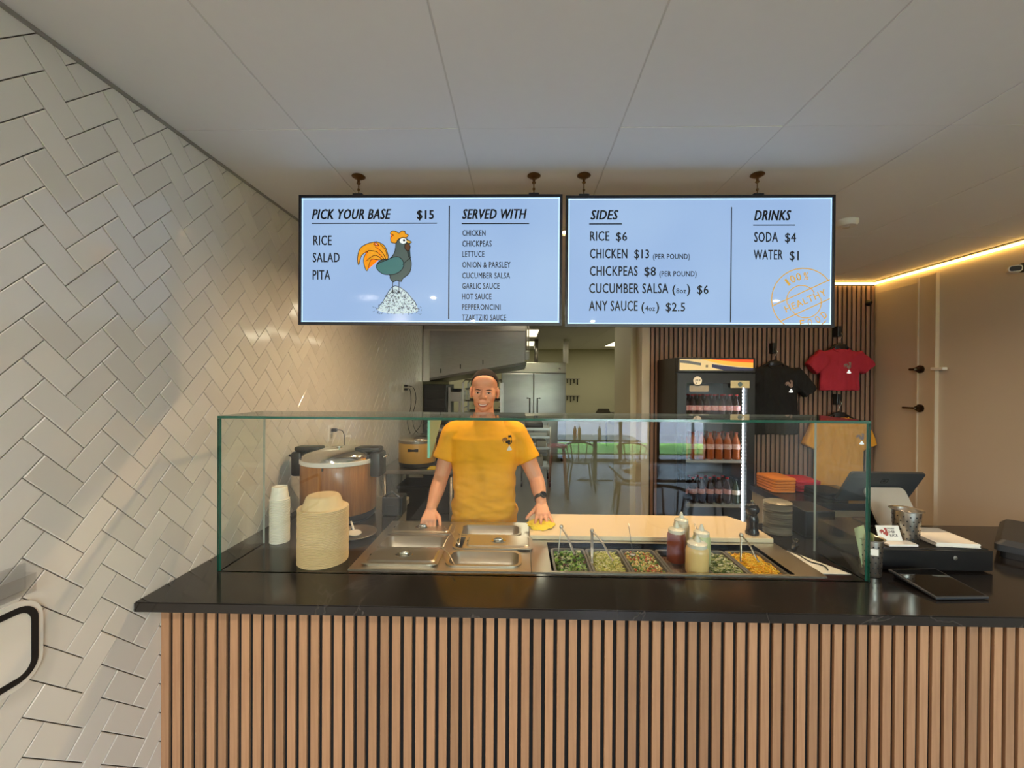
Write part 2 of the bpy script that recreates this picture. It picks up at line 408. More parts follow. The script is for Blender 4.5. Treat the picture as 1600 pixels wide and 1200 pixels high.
# recessed lamps
LG = emis('lamp glow', 'ffd9a0', 8); LW = emis('front lamp glow', 'ffe9cf', 7)
def downlight(x, y, z, r, gm, label, group):
    t = thing('ceiling_lamp', label, 'lamp', (x, y, z), 0, group)
    bm = B(); lathe(bm, [(r, 0), (r + .02, 0), (r + .022, -.008), (r + .004, -.014), (r, -.006)], 24); obj('trim_ring', bm, WHITEP, t, True, 40)
    bm = B(); lathe(bm, [(0, -.004), (r, -.004)], 24); obj('diffuser', bm, gm, t)
for i, (x, y) in enumerate(WARMLAMPS): downlight(x, y, CEIL - .04 + .038, .05, LG, 'warm round ceiling lamp over the serving line, %s from the tiled wall' % ORD[i], 'warm lamps behind the menu screens')
for i, (x, y) in enumerate(FRONTLAMPS): downlight(x, y, CEIL - .002, .026, LW, 'round ceiling lamp above the dining area, %s row, %s the tiled wall' % (('near', 'middle', 'far')[i // 2], ('close to', 'away from')[i % 2]), 'dining area ceiling lamps')
KG = emis('troffer glow', 'fff3c8', 3.0)
KL = ['just past the exhaust hood', 'nearest on the right', 'at the back above the steel refrigerator', 'farthest back on the right', 'hidden above the exhaust hood']
for (x, y), lb in zip(KLIGHTS, KL):
    t = thing('ceiling_light_panel', 'flat square-edged kitchen ceiling light, ' + lb, 'ceiling light', (x, y, CEIL - .001), 0, 'kitchen ceiling lights')
    bm = B(); box(bm, -.3, .3, -.6, .6, -.012, 0); obj('frame', bm, WHITEP, t)
    bm = B(); box(bm, -.28, .28, -.58, .58, -.016, -.0125); obj('diffuser', bm, KG, t)
# shop front
EXTW = mat('front wall paint', '8a847b', .7, 0, .05, 3); BRONZE = mat('dark window frame', '1c1b1b', .45, .3)
bm = B(); box(bm, LX - .2, .75, FY - .2, FY, 0, CEIL + .02); box(bm, 4.0, 5.4, FY - .2, FY, 0, CEIL + .02); struct('wall_front', bm, EXTW)
bm = B(); box(bm, 3.98, 4.22, FY - .05, FY + .12, 0, CEIL); struct('trim_3', bm, mat('brick pier', 'a35a3a', .8, 0, .3, 30, .2))
win = bpy.data.objects.new('window_1', None); COL.objects.link(win); win['kind'] = 'structure'
bm = B()
for xa, xb in ((.75, .80), (2.12, 2.18), (2.74, 2.98), (3.68, 3.72), (3.94, 3.98)): box(bm, xa, xb, FY - .12, FY - .04, 0, CEIL)
box(bm, .75, 3.98, FY - .12, FY - .04, CEIL - .08, CEIL); box(bm, .75, 3.98, FY - .12, FY - .04, 0, .06); box(bm, .75, 2.74, FY - .1, FY - .06, 2.1, 2.15)
obj('window_frame', bm, BRONZE, win)
bm = B()
for xa, xb in ((.80, 2.12), (2.18, 2.74), (2.98, 3.68), (3.72, 3.94)): box(bm, xa, xb, FY - .085, FY - .08, .06, CEIL - .08)
obj('pane', bm, glass('window glass', (.93, .96, .95)), win)
bm = B(); box(bm, -14, 18, FY - .95, FY - .15, -.12, 0); struct('sidewalk', bm, mat('concrete', 'b5b2ab', .9, 0, .12, 4, .1))
bm = B(); box(bm, -14, 18, FY - 2.7, FY - .95, -.12, .03); struct('grass_verge', bm, mat('lawn', '5f8f34', .95, 0, .5, 30, .5, col2='3d6b1f'))
bm = B(); box(bm, -14, 18, FY - 14, FY - 2.7, -.16, -.02); struct('road', bm, mat('asphalt', '8b8d92', .9, 0, .12, 10, .1))
bm = B(); box(bm, -14, 18, FY - 5.0, FY - 4.88, -.02, -.015); struct('road_line', bm, WHITEP)
bm = B(); box(bm, -14, 18, FY - 22, FY - 14, -.12, .06); struct('far_lawn', bm, MATS['lawn'])

# ---------------------------------------------------------------- serving counter
CT = .922
counter = thing('serving_counter', 'long serving counter with black quartz top and vertical wood slat front', 'counter', (0, 0, 0))
out = [(LX + .006, 1.446), (RX - .004, 1.446), (RX - .004, 2.38), (1.225, 2.38), (1.225, 1.715), (-.712, 1.715), (-.712, 2.54), (LX + .006, 2.54)]
bm = B(); prism(bm, out, .034, Matrix.Translation((0, 0, CT - .034)))
bmesh.ops.bevel(bm, geom=[e for e in bm.edges if all(v.co.z > CT - .001 for v in e.verts)], offset=.003, segments=2, affect='EDGES')
obj('countertop', bm, QUARTZ, counter)
bm = B(); box(bm, LX + .006, RX - .004, 1.572, 1.60, 0, CT - .034); obj('panel_backing', bm, mat('black felt', '0b0a0a', .95, 0, .3, 60), counter)
bm = B(); box(bm, -.0150, .0150, -.013, 0, 0, CT - .036, .0018); me = bpy.data.meshes.new('slat'); bm.to_mesh(me); bm.free(); me.materials.append(SLAT)
for i in range(int((RX - LX) / .0438) - 1):
    o = bpy.data.objects.new('slat', me); COL.objects.link(o); o.parent = counter; o.location = (LX + .0200 + i * .0438, 1.5715, 0)
CAB = mat('grey cabinet', '55524c', .5)
bm = B(); box(bm, LX + .01, -.74, 1.61, 2.5, .08, CT - .036); obj('base_cabinet', bm, CAB, counter)
bm = B(); box(bm, 1.24, RX - .01, 1.61, 2.34, .08, CT - .036); obj('base_cabinet', bm, CAB, counter)

# ---------------------------------------------------------------- glass guard
GP = glass('guard glass', (.965, .985, .975)); GE = mat('glass edge', '1d5a48', .12, 0, .3, 8, spec=.8); GE3 = mat('pale sealed edge', 'b9bcae', .3); GE2 = mat('pale glass edge', '7fc4ac', .15)
guard = thing('glass_guard', 'long clear glass food guard with dark green edges on the counter', 'glass guard', (0, 0, 0))
def pane(name, x0, x1, y0, y1, z0, z1, ax, em=GE):
    """sheet glass; faces perpendicular to axis ax are glass, the rest edges"""
    bm = B(); box(bm, x0, x1, y0, y1, z0, z1)
    bmesh.ops.recalc_face_normals(bm, faces=bm.faces)
    for f in bm.faces: f.material_index = 0 if abs(f.normal[ax]) > .9 else (2 if f.normal.z < -.5 or f.normal.y > .5 else 1)
    me = bpy.data.meshes.new(name); bm.to_mesh(me); bm.free(); me.materials.append(GP); me.materials.append(em); me.materials.append(GE3)
    return link(name, me, None, guard)
GX0, GX1, GY, GB, GZ = -1.229, 1.374, 1.69, 1.99, 1.556
pane('front_pane', GX0, GX1, GY - .005, GY + .005, CT, GZ - .0105, 1)
pane('top_pane', GX0, GX1, GY - .005, GB, GZ - .010, GZ, 2)
pane('side_pane', GX0, GX0 + .010, GY + .0055, GB, CT, GZ - .0105, 0)
pane('side_pane', GX1 - .010, GX1, GY + .0055, GB, CT, GZ - .0105, 0)
bm = B(); prism(bm, [(GY + .006, GZ - .011), (GY + .006, GZ - .165), (GY + .03, GZ - .165), (GB, GZ - .011)], .010, Matrix(((0, 0, 1, -.376), (1, 0, 0, 0), (0, 1, 0, 0), (0, 0, 0, 1))))
for f in bm.faces: f.material_index = 0 if abs(f.normal.x) > .9 else 1
bmesh.ops.recalc_face_normals(bm, faces=bm.faces)
me = bpy.data.meshes.new('bracket'); bm.to_mesh(me); bm.free(); me.materials.append(GP); me.materials.append(GE2); link('bracket', me, None, guard)

# ---------------------------------------------------------------- lettering
FONT = None
def text(s, x0, x1, zb, cap, m, parent, y=0.0, bold=0.0, shear=0.0, rot=0, name='lettering', spacing=1.0, flip=False):
    cu = bpy.data.curves.new('t', 'FONT'); cu.body = s; cu.size = 1; cu.resolution_u = 2; cu.offset = 0; cu.space_character = spacing; cu.extrude = 0
    o = bpy.data.objects.new('t', cu); COL.objects.link(o)
    dg = bpy.context.evaluated_depsgraph_get(); me = bpy.data.meshes.new_from_object(o.evaluated_get(dg))
    bpy.data.objects.remove(o)
    xs = [v.co.x for v in me.vertices]; ys = [v.co.y for v in me.vertices]
    a, b, c, d = min(xs), max(xs), 0, max(.0001, max(ys))
    sx, sy = (x1 - x0) / (b - a), cap / (d if '(' not in s and '$' not in s else .73)
    for v in me.vertices:
        x = (v.co.x - a) * sx; z = v.co.y * sy; x += z * shear
        cx = (x1 - x0) / 2; 
        if rot: xx, zz = x - cx, z - cap / 2; x = cx + xx * math.cos(rot) - zz * math.sin(rot); z = cap / 2 + xx * math.sin(rot) + zz * math.cos(rot)
        v.co = (x0 + x, y, zb + z)
    if bold:   # heavier strokes: three overlaid, slightly shifted copies
        V = [v.co.copy() for v in me.vertices]; P = [tuple(p.vertices) for p in me.polygons]; n = len(V); d = bold * cap * .62
        vs, ps = [], []
        for k, (dx, dz) in enumerate(((0, 0), (-d, -d * .35), (d, d * .35), (-d, d * .35), (d, -d * .35))):
            vs += [(c.x + dx, c.y - k * .00003, c.z + dz) for c in V]; ps += [tuple(i + k * n for i in p) for p in P]
        me = bpy.data.meshes.new(name); me.from_pydata(vs, [], ps)
    return link(name, me, m, parent)
def ribbon(bm, pts, w, y):
    pts = [Vector(p) for p in pts]; L = []; R_ = []
    for i, p in enumerate(pts):
        d = (pts[min(i + 1, len(pts) - 1)] - pts[max(0, i - 1)]).normalized(); n = Vector((-d.y, d.x)) * w / 2
        L.append(bm.verts.new((p.x + n.x, y, p.y + n.y))); R_.append(bm.verts.new((p.x - n.x, y, p.y - n.y)))
    for i in range(len(pts) - 1): bm.faces.new((L[i], L[i + 1], R_[i + 1], R_[i]))
def flat(bm, pts, y):
    f = bm.faces.new([bm.verts.new((p[0], y, p[1])) for p in pts]); bmesh.ops.triangulate(bm, faces=[f])
INK = mat('print ink', '15171c', .35, spec=.3)
def inkmat(name, c, e): 
    m = mat(name, c, .35, 0, 0, 5, emit=e, spec=.3); return m
ORG = inkmat('print orange', 'e59a1d', .55); SLT = inkmat('print slate', '4a5a58', .5); TEAL = inkmat('print teal', '3f6f70', .55); WHT = inkmat('print white', 'e8eef2', .7); GLD = inkmat('print gold', 'c79a3a', .6); BRN = inkmat('print brown', '5a3a20', .4)
# the hen drawing, in units of the left screen's crop
HEN = dict(
    tail=[(500, 545), (455, 545), (432, 610), (412, 560), (418, 520), (440, 492), (400, 520), (383, 575), (376, 535), (390, 480), (430, 452), (480, 440), (470, 455), (500, 462), (482, 438), (530, 460), (552, 510), (550, 540)],
    body=[(598, 470), (602, 430), (625, 415), (660, 422), (682, 445), (668, 480), (672, 520), (690, 560), (680, 620), (640, 655), (632, 672), (605, 665), (585, 674), (568, 655), (562, 632), (525, 620), (500, 600), (490, 570), (520, 545), (560, 540), (588, 510)],
    wing=[(486, 590), (500, 565), (540, 550), (585, 530), (620, 530), (645, 560), (640, 595), (610, 622), (570, 632), (520, 625)],
    comb=[(572, 440), (570, 415), (585, 402), (568, 392), (578, 378), (600, 380), (618, 390), (632, 378), (652, 380), (655, 392), (672, 402), (660, 416), (635, 416), (612, 428), (600, 448), (580, 446)],
    wattle=[(655, 455), (672, 450), (684, 470), (676, 492), (662, 490), (652, 475)],
    beak=[(660, 436), (672, 432), (692, 444), (672, 450)])
def hen(conv, y, parent, dy=-.0004, small=False, outline=.0032):
    """the shop's hen standing on a mound of rice; conv maps crop units to the plane"""
    def P(k, n=4): return [conv(*p) for p in spline(HEN[k], True, n)]
    if small:
        for nm, keys, m in (('hen_body', ('body', 'wing'), INK), ('hen_tail', ('tail', 'comb'), BRN)):
            bm = B()
            for k in keys: flat(bm, P(k, 2), y)
            obj(nm, bm, m, parent)
        bm = B(); flat(bm, [conv(*p) for p in ((540, 850), (560, 790), (600, 720), (650, 770), (700, 850))], y); obj('rice_mound', bm, WHT, parent); return
    lay = y
    for nm, m in (('tail', ORG), ('body', SLT), ('wing', TEAL), ('comb', ORG), ('wattle', BRN), ('beak', GLD)):
        bm = B(); flat(bm, P(nm), lay); obj('hen_' + nm, bm, m, parent); lay += dy
        pts = P(nm); bm = B(); ribbon(bm, pts + pts[:2], outline, lay); obj('outline', bm, INK, parent); lay += dy
    bm = B()
    for a in ([(545, 545), (520, 500), (480, 470)], [(540, 548), (490, 500), (440, 492)], [(530, 550), (480, 520), (425, 555)], [(550, 530), (540, 490), (510, 455)]):
        ribbon(bm, [conv(*p) for p in spline(a, False, 6)], outline * .8, lay)
    ribbon(bm, [conv(*p) for p in spline([(690, 530), (660, 555), (640, 575)], False, 6)], outline * .8, lay)
    for x in (584, 620): ribbon(bm, [conv(x, 672), conv(x - 1, 735)], outline, lay)
    for x in (584, 620):
        for d in (-16, 0, 14): ribbon(bm, [conv(x, 730), conv(x + d, 742)], outline, lay)
    obj('outline', bm, INK, parent)
    bm = B(); flat(bm, [conv(643 + 20 * math.cos(a * PI / 8), 436 + 16 * math.sin(a * PI / 8)) for a in range(16)], lay + dy); obj('hen_eye', bm, WHT, parent)
    bm = B(); flat(bm, [conv(648 + 7 * math.cos(a * PI / 6), 433 + 7 * math.sin(a * PI / 6)) for a in range(12)], lay + 2 * dy); obj('pupil', bm, INK, parent)
    # rice mound
    bm = B(); flat(bm, [conv(*p) for p in spline([(492, 835), (520, 800), (545, 755), (575, 712), (605, 698), (640, 712), (670, 740), (705, 780), (730, 840), (690, 855), (600, 860), (530, 852)], True, 3)], y); obj('rice_mound', bm, inkmat('print rice', 'b9cbd4', .7), parent)
    bm = B(); rnd = random.Random(3)
    ribbon(bm, [conv(*p) for p in spline([(505, 815), (530, 785), (548, 750), (575, 710), (600, 698), (635, 712), (665, 735), (690, 765), (712, 790), (722, 810)], False, 4)], outline * .8, lay)
    for i in range(260):
        t = rnd.random(); yy = 715 + 150 * t ** .7; half = 28 + 118 * ((yy - 700) / 160); xx = 612 + rnd.uniform(-half, half)
        if yy > 835: xx = 612 + rnd.uniform(-140, 140); yy = rnd.uniform(820, 862)
        a = rnd.uniform(0, PI); dx, dz = 6 * math.cos(a), 6 * math.sin(a)
        ribbon(bm, [conv(xx - dx, yy - dz), conv(xx, yy + 2), conv(xx + dx, yy + dz)], outline * .45, lay)
    obj('rice_grains', bm, INK, parent)

# ---------------------------------------------------------------- menu screens
def screenmat():
    m = bpy.data.materials.new('lit screen'); m.use_nodes = True; nt = m.node_tree; N = nt.nodes; L = nt.links; p = N['Principled BSDF']
    tc = N.new('ShaderNodeTexCoord'); nz = N.new('ShaderNodeTexNoise'); nz.inputs['Scale'].default_value = 1.3; L.new(tc.outputs['Object'], nz.inputs[0])
    r = N.new('ShaderNodeValToRGB'); L.new(nz.outputs[0], r.inputs[0]); r.color_ramp.elements[0].position = .3; r.color_ramp.elements[1].position = .7
    r.color_ramp.elements[0].color = (*lin('93b2de'), 1); r.color_ramp.elements[1].color = (*lin('a4c2e6'), 1)
    p.inputs['Base Color'].default_value = (.02, .02, .02, 1); p.inputs['Roughness'].default_value = .015
    L.new(r.outputs[0], p.inputs['Emission Color']); p.inputs['Emission Strength'].default_value = 1.0; return m
SCR = screenmat(); BEZ = mat('screen bezel', '10121c', .35)
BRASS = mat('aged brass', '7a5c38', .35, .9); BORD = emis('screen edge glow', 'b9dcf4', 1.05)
TVY = 1.97
def screen(x0, w, z0, h, label, hx, ry=0.0):
    t = thing('menu_screen', label, 'screen', (x0, TVY, z0), 0, None); t.rotation_euler = (0, ry, 0)
    bm = B(); loops(bm, [[(a, y, b) for a, b in r] for y, r in ((.0, [(0, 0), (w, 0), (w, h), (0, h)]), (-.012, [(0, 0), (w, 0), (w, h), (0, h)]), (-.012, [(.012, .014), (w - .012, .014), (w - .012, h - .012), (.012, h - .012)]), (-.006, [(.012, .014), (w - .012, .014), (w - .012, h - .012), (.012, h - .012)]))])
    obj('bezel', bm, BEZ, t)
    bm = B(); box(bm, .01, w - .01, -.0062, 0, .012, h - .01); obj('display', bm, SCR, t)
    bm = B(); a, b, c, d = .0135, w - .0135, .0155, h - .0135; e = .0045; y = -.0064
    for q in ((a, b, d - e, d), (a, b, c, c + e), (a, a + e, c, d), (b - e, b, c, d)): box(bm, q[0], q[1], y, y + .0001, q[2], q[3])
    obj('screen_edge', bm, BORD, t)
    bm = B(); box(bm, 0.004, w - .004, 0.0005, .03, .004, h - .004, .004); box(bm, .15, w - .15, .03, .07, .04, h - .12, .01); obj('back_housing', bm, BLACKP, t)
    for x in hx:
        bm = B(); zt = CEIL - z0; lathe(bm, [(0, 0), (.030, 0), (.032, -.004), (.020, -.012), (.007, -.016), (.006, -.03), (.010, -.035), (.006, -.04), (0, -.04)], 18, (x, .02, zt)); h1 = obj('ceiling_mount', bm, BRASS, t, True, 50)
        bm = B(); tube(bm, [(x, .02, zt - .038), (x, .02, h + .018)], .0028, 6); lathe(bm, [(0, .0), (.006, .004), (.006, .012), (0, .016)], 10, (x, .02, h + .03)); obj('hanging_rod', bm, BRASS, t, True, 50)
        bm = B(); box(bm, x - .024, x + .024, .004, .034, h - .002, h + .016, .003); obj('bracket', bm, BLACKP, t)
    return t
TY = -.0075
t1 = screen(-1.045, 1.232, 1.962, .607, 'left hanging menu screen with hen drawing and base price', [.27, 1.10])
c1 = lambda cx, cy: ((cx - 33) / 1525 * 1.232, .607 - (cy - 167) / 760 * .607)
t2 = screen(.202, 1.226, 1.957, .606, 'right hanging menu screen listing sides and drinks', [.087, .89])
c2 = lambda cx, cy: ((cx - 44) / 1478 * 1.226, .606 - (cy - 160) / 731 * .606)
def line(t, c, s, xa, xb, yt, yb, bold=.028, shear=0.0, m=INK, sp=1.08):
    a, zb = c(xa, yb); b, zt = c(xb, yt); text(s, a, b - (zt - zb) * shear, zb, zt - zb, m, t, TY, bold, shear, spacing=sp)
def bar(t, c, xa, ya, xb, yb):
    bm = B(); p, q = c(xa, ya), c(xb, yb); box(bm, min(p[0], q[0]), max(p[0], q[0]), TY, TY + .0004, min(p[1], q[1]), max(p[1], q[1])); obj('rule_line', bm, INK, t)
for a in (('PICK YOUR BASE', 110, 570, 248, 306, .060, .18), ('$15', 722, 817, 252, 306, .060, 0), ('SERVED WITH', 983, 1352, 250, 306, .060, .18),
          ('RICE', 118, 224, 402, 458), ('SALAD', 115, 271, 503, 558), ('PITA', 115, 216, 605, 660),
          ('CHICKEN', 985, 1117, 372, 405), ('CHICKPEAS', 985, 1152, 433, 467), ('LETTUCE', 985, 1111, 494, 528), ('ONION & PARSLEY', 985, 1262, 556, 590),
          ('CUCUMBER SALSA', 985, 1260, 619, 652), ('GARLIC SAUCE', 985, 1200, 680, 713), ('HOT SAUCE', 985, 1153, 741, 774), ('PEPPERONCINI', 985, 1206, 803, 836), ('TZAKTZIKI SAUCE', 985, 1238, 863, 897)): line(t1, c1, *a)
bar(t1, c1, 107, 328, 837, 334); bar(t1, c1, 904, 230, 911, 890); bar(t1, c1, 980, 331, 1368, 337)
hen(c1, TY, t1)
for a in (('SIDES', 183, 337, 240, 292, .060, .18), ('DRINKS', 1085, 1285, 243, 298, .060, .18), ('RICE', 181, 287, 358, 410), ('$6', 325, 385, 360, 410),
          ('CHICKEN', 181, 387, 455, 508), ('$13', 427, 507, 457, 508), ('(PER POUND)', 530, 732, 482, 512), ('CHICKPEAS', 181, 445, 552, 605), ('$8', 483, 545, 554, 605), ('(PER POUND)', 566, 770, 578, 608),
          ('CUCUMBER SALSA', 178, 615, 648, 702), ('(', 638, 655, 652, 702), ('8oz', 660, 713, 674, 702), (')', 718, 735, 652, 702), ('$6', 775, 836, 655, 705),
          ('ANY SAUCE', 178, 446, 745, 800), ('(', 468, 484, 750, 800), ('4oz', 489, 542, 772, 800), (')', 548, 565, 750, 800), ('$2.5', 603, 708, 752, 802),
          ('SODA', 1085, 1213, 363, 418), ('$4', 1253, 1312, 366, 418), ('WATER', 1083, 1240, 462, 515), ('$1', 1279, 1327, 465, 518)): line(t2, c2, *a)
bar(t2, c2, 175, 314, 357, 320); bar(t2, c2, 956, 225, 962, 862); bar(t2, c2, 1078, 322, 1306, 328)
# round stamp, running off the screen's corner
bm = B(); cx, cy = 1354, 735
def arc(r, a0, a1, w=.0045, c=(cx, cy)):
    pts = []
    for k in range(33):
        a = math.radians(a0 + (a1 - a0) * k / 32); x, y = c[0] + r * math.cos(a), c[1] - r * math.sin(a)
        if x < 1500 and y < 884: pts.append(c2(x, y))
        elif len(pts) > 1: ribbon(bm, pts, w, TY); pts = []
        else: pts = []
    if len(pts) > 1: ribbon(bm, pts, w, TY)
arc(172, 25, 385)
arc(80, 25 + 5, 205 - 5, .004, (1345, 738)); arc(85, 205 + 8, 385 - 8, .004, (1368, 752))
for (x, y), (x2, y2) in (((1190, 770), (1500, 625)), ((1228, 858), (1500, 730))): ribbon(bm, [c2(x, y), c2(x2, y2)], .0045, TY)
obj('stamp_ring', bm, GLD, t2)
def rtext(s, xc, yc, w, capx, rot):
    a, z = c2(xc - w / 2, yc + capx / 2); b, z2 = c2(xc + w / 2, yc - capx / 2); text(s, a, b, z, z2 - z, GLD, t2, TY, .022, 0, rot, spacing=1.15)
rtext('HEALTHY', 1366, 742, 240, 36, math.radians(24))
for s, x, y, r in (('1', 1268, 640, 38), ('0', 1296, 622, 28), ('0', 1328, 610, 15), ('%', 1368, 606, 0)): rtext(s, x, y, 26 if s != '1' else 12, 42, math.radians(r))
for s, x, y, r in (('F', 1350, 868, 5), ('O', 1392, 862, 15), ('O', 1434, 845, 28), ('D', 1468, 820, 40)): rtext(s, x, y, 24, 40, math.radians(r))

# ---------------------------------------------------------------- left end of the counter
CUPM = mat('white paper cup', 'e9e3d2', .55, 0, .03, 20); PULP = mat('moulded pulp', 'e2c492', .85, 0, .1, 60, .08)
def stack(name, bmf, m, n, pitch, loc, lab, cat, group, up=False):
    """n nested pieces, each a thing of its own; piece 0 is the lowest"""
    bm = bmf(); o0 = obj(name, bm, m, None, True, 40); o0.location = loc
    for k in range(n):
        o = o0 if k == 0 else o0.copy()
        if k: COL.objects.link(o)
        o.location = (loc[0] + random.uniform(-.0008, .0008), loc[1] + random.uniform(-.0008, .0008), loc[2] + k * pitch); o.rotation_euler = (0, 0, random.uniform(0, 6))
        d = n - 1 - k
        tag(o, lab % ('topmost' if d == 0 else 'lowest' if k == 0 else ORD[d] + ' from the top'), cat, group)
def cup_bm():
    bm = B()   # upside down: mouth below
    lathe(bm, [(.0395, .0), (.0445, .0), (.0455, .002), (.0445, .005), (.0410, .0055), (.0335, .062), (.0325, .063), (.031, .058), (0, .058)], 28); return bm
stack('paper_cup', cup_bm, CUPM, 27, .0078, (-1.165, 2.02, CT + .0005), 'white paper cup upside down in the cup stack, %s', 'cup', 'stacked white paper cups by the tiled wall')
def bowl_bm():
    bm = B(); lathe(bm, [(.090, .001), (.102, .0), (.104, .003), (.102, .0055), (.089, .006), (.084, .010), (.070, .048), (.062, .056), (.050, .058), (0, .056)], 36); return bm
stack('paper_bowl', bowl_bm, PULP, 35, .0067, (-.855, 1.815, CT + .0005), 'tan moulded paper bowl upside down in the tall bowl stack, %s', 'bowl', 'stacked tan paper bowls in front of the rice cooker')

# big rice cooker with wood print
WOODV = wood('wood print', 'c08242', '5c2e12', .35, (14, 14, .9), 5, .2)
def cooker(loc, r, h, body, label, wh=True):
    t = thing('rice_cooker', label, 'rice cooker', loc)
    bm = B(); lathe(bm, [(0, 0), (r * .9, 0), (r * .97, .012), (r * .985, .03), (r * .985, .045)], 40); obj('base', bm, BLACKP, t, True, 40)
    bm = B(); lathe(bm, [(r * .985, .045), (r, .05), (r, h - .004), (r * .99, h)], 48); obj('body', bm, body, t, True, 40)
    bm = B(); lathe(bm, [(r * .99, h), (r * 1.02, h + .003), (r * 1.02, h + .022), (r * .99, h + .025)], 48); obj('rim', bm, WHITEP if wh else STEEL2, t, True, 30)
    bm = B(); lathe(bm, [(r * .99, h + .024), (r * .97, h + .045), (r * .90, h + .058), (r * .6, h + .074), (r * .3, h + .08), (0, h + .082)], 48); obj('lid', bm, CHROME, t, True, 50)
    return t
t = cooker((-1.045, 2.415, CT + .001), .205, .315, WOODV, 'large round rice cooker with wood-print body and steel lid')
bm = B(); tube(bm, [(.0, -.212, .30), (.0, -.212, .315)], .004); obj('switch', bm, BLACKP, t)
for s in (-1, 1):
    bm = B(); M = Matrix.Rotation(math.radians(15 if s > 0 else 0), 4, 'Z')
    box(bm, min(s * .195, s * .255), max(s * .195, s * .255), -.06, .06, .235, .375, .014); 
    box(bm, min(s * .10, s * .245), max(s * .10, s * .245), -.045, .045, .375, .402, .012); obj('handle', bm, BLACKP, t, True, 40)
    bm = B(); tube(bm, [(s * .26, -.035, .345), (s * .275, -.03, .35), (s * .275, .03, .35), (s * .26, .035, .345)], .006); obj('latch', bm, CHROME if s > 0 else BLACKP, t, True)
bm = B(); box(bm, .02, .028, -.06, -.052, .395, .400); lathe(bm, [(0, .39), (.016, .392), (.016, .402), (0, .404)], 16); obj('lid_knob', bm, CHROME, t, True, 40)
# round steel dish with paddle lying beside the bowls
t = thing('spoon_rest', 'round grey metal dish with a rice paddle between bowls and rice cooker', 'dish', (-.83, 2.10, CT + .001))
bm = B(); lathe(bm, [(0, .004), (.075, .004), (.085, .010), (.105, .016), (.108, .020), (.104, .022), (.085, .016), (.074, .009), (0, .009)], 36); obj('dish', bm, STEEL2, t, True, 50)
t = thing('rice_paddle', 'white rice paddle resting in the round metal dish', 'paddle', (-.83, 2.10, CT + .012))
bm = B(); prism(bm, [(p.x, p.y) for p in spline([(-.03, -.01), (0, -.04), (.03, -.01), (.028, .03), (.012, .05), (-.012, .05), (-.028, .03)])], .004, Matrix.Rotation(.5, 4, 'Z')); obj('blade', bm, WHITEP, t)
bm = B(); tube(bm, [(-.022, .04, .004), (-.05, .09, .016), (-.065, .115, .02)], .006, 8); obj('handle', bm, WHITEP, t, True)

def outlet(name, y, z, label, both=True):
    t = thing(name, label, 'outlet', (LX + .004, y, z))
    bm = B(); box(bm, 0, .006, -.036, .036, -.058, .058, .002); obj('cover_plate', bm, WHITEP, t)
    for dz in (-.022, .022):
        bm = B(); box(bm, .005, .0085, -.016, .016, dz - .015, dz + .015, .001); obj('socket', bm, CREAM, t)
outlet('wall_outlet', 2.967, 1.33, 'white wall outlet above the large rice cooker')
outlet('wall_outlet', 4.83, 1.63, 'white wall outlet above the yellow rice cooker')
def cord(label, pts, r=.0035, loc=None, plug=None):
    o0 = Vector(pts[0]); t = thing('power_cord', label, 'cord', pts[0]); P = [Vector(p) - o0 for p in pts]
    bm = B(); tube(bm, spline(P, False, 8), r, 6); obj('cable', bm, BLACKP, t, True)
    bm = B(); box(bm, -.014, .022, -.013, .013, -.012, .012, .004); obj('plug', bm, BLACKP, t)
cord('short black cord arching from the outlet to the large rice cooker', [(LX + .03, 2.967, 1.352), (LX + .10, 2.96, 1.34), (LX + .13, 2.90, 1.22), (LX + .14, 2.78, 1.05), (LX + .16, 2.64, .99)])
cord('long black cord hanging from the upper outlet by the hood', [(LX + .03, 4.83, 1.65), (LX + .12, 4.82, 1.63), (LX + .17, 4.75, 1.5), (LX + .15, 4.68, 1.3), (LX + .20, 4.6, 1.17), (LX + .28, 4.55, 1.12)])
cord('looped black cord behind the yellow rice cooker', [(LX + .03, 4.83, 1.61), (LX + .09, 4.80, 1.60), (LX + .12, 4.72, 1.42), (LX + .10, 4.66, 1.25), (LX + .16, 4.6, 1.12), (LX + .24, 4.64, 1.2), (LX + .26, 4.64, 1.27)])
# wall sign at the left edge
t = thing('wall_sign', 'white rounded sign with thick black outline on the tiled wall', 'sign', (LX + .006, .86, .985), 0)
RM = Matrix(((0, 0, 1, 0), (1, 0, 0, 0), (0, 1, 0, 0), (0, 0, 0, 1)))
bm = B(); prism(bm, rrect(.60, .235, .065, 8), .006, RM); obj('backing_board', bm, WHITEP, t)
def frame_bm(w, l, r, th, h, z):
    a, b = rrect(w, l, r, 8), rrect(w - 2 * th, l - 2 * th, max(r - th, .01), 8); bm = B()
    loops(bm, [[(x, y, z) for x, y in a], [(x, y, z + h) for x, y in a], [(x, y, z + h) for x, y in b], [(x, y, z) for x, y in b], [(x, y, z) for x, y in a]], M=RM); bmesh.ops.remove_doubles(bm, verts=bm.verts, dist=1e-6); return bm
obj('outline', frame_bm(.575, .205, .05, .017, .002, .006), BLACKM, t)
t = thing('brochure_holder', 'clear acrylic holder on the tiled wall above the rounded sign', 'holder', (LX + .006, 1.0, 1.125))
bm = B(); box(bm, 0, .004, -.14, .12, -.0, .075); box(bm, .032, .035, -.14, .12, 0, .05); box(bm, .004, .032, -.14, .12, 0, .003); box(bm, .004, .032, .117, .12, .003, .05); obj('acrylic_tray', bm, glass('acrylic', (.96, .96, .96)), t)

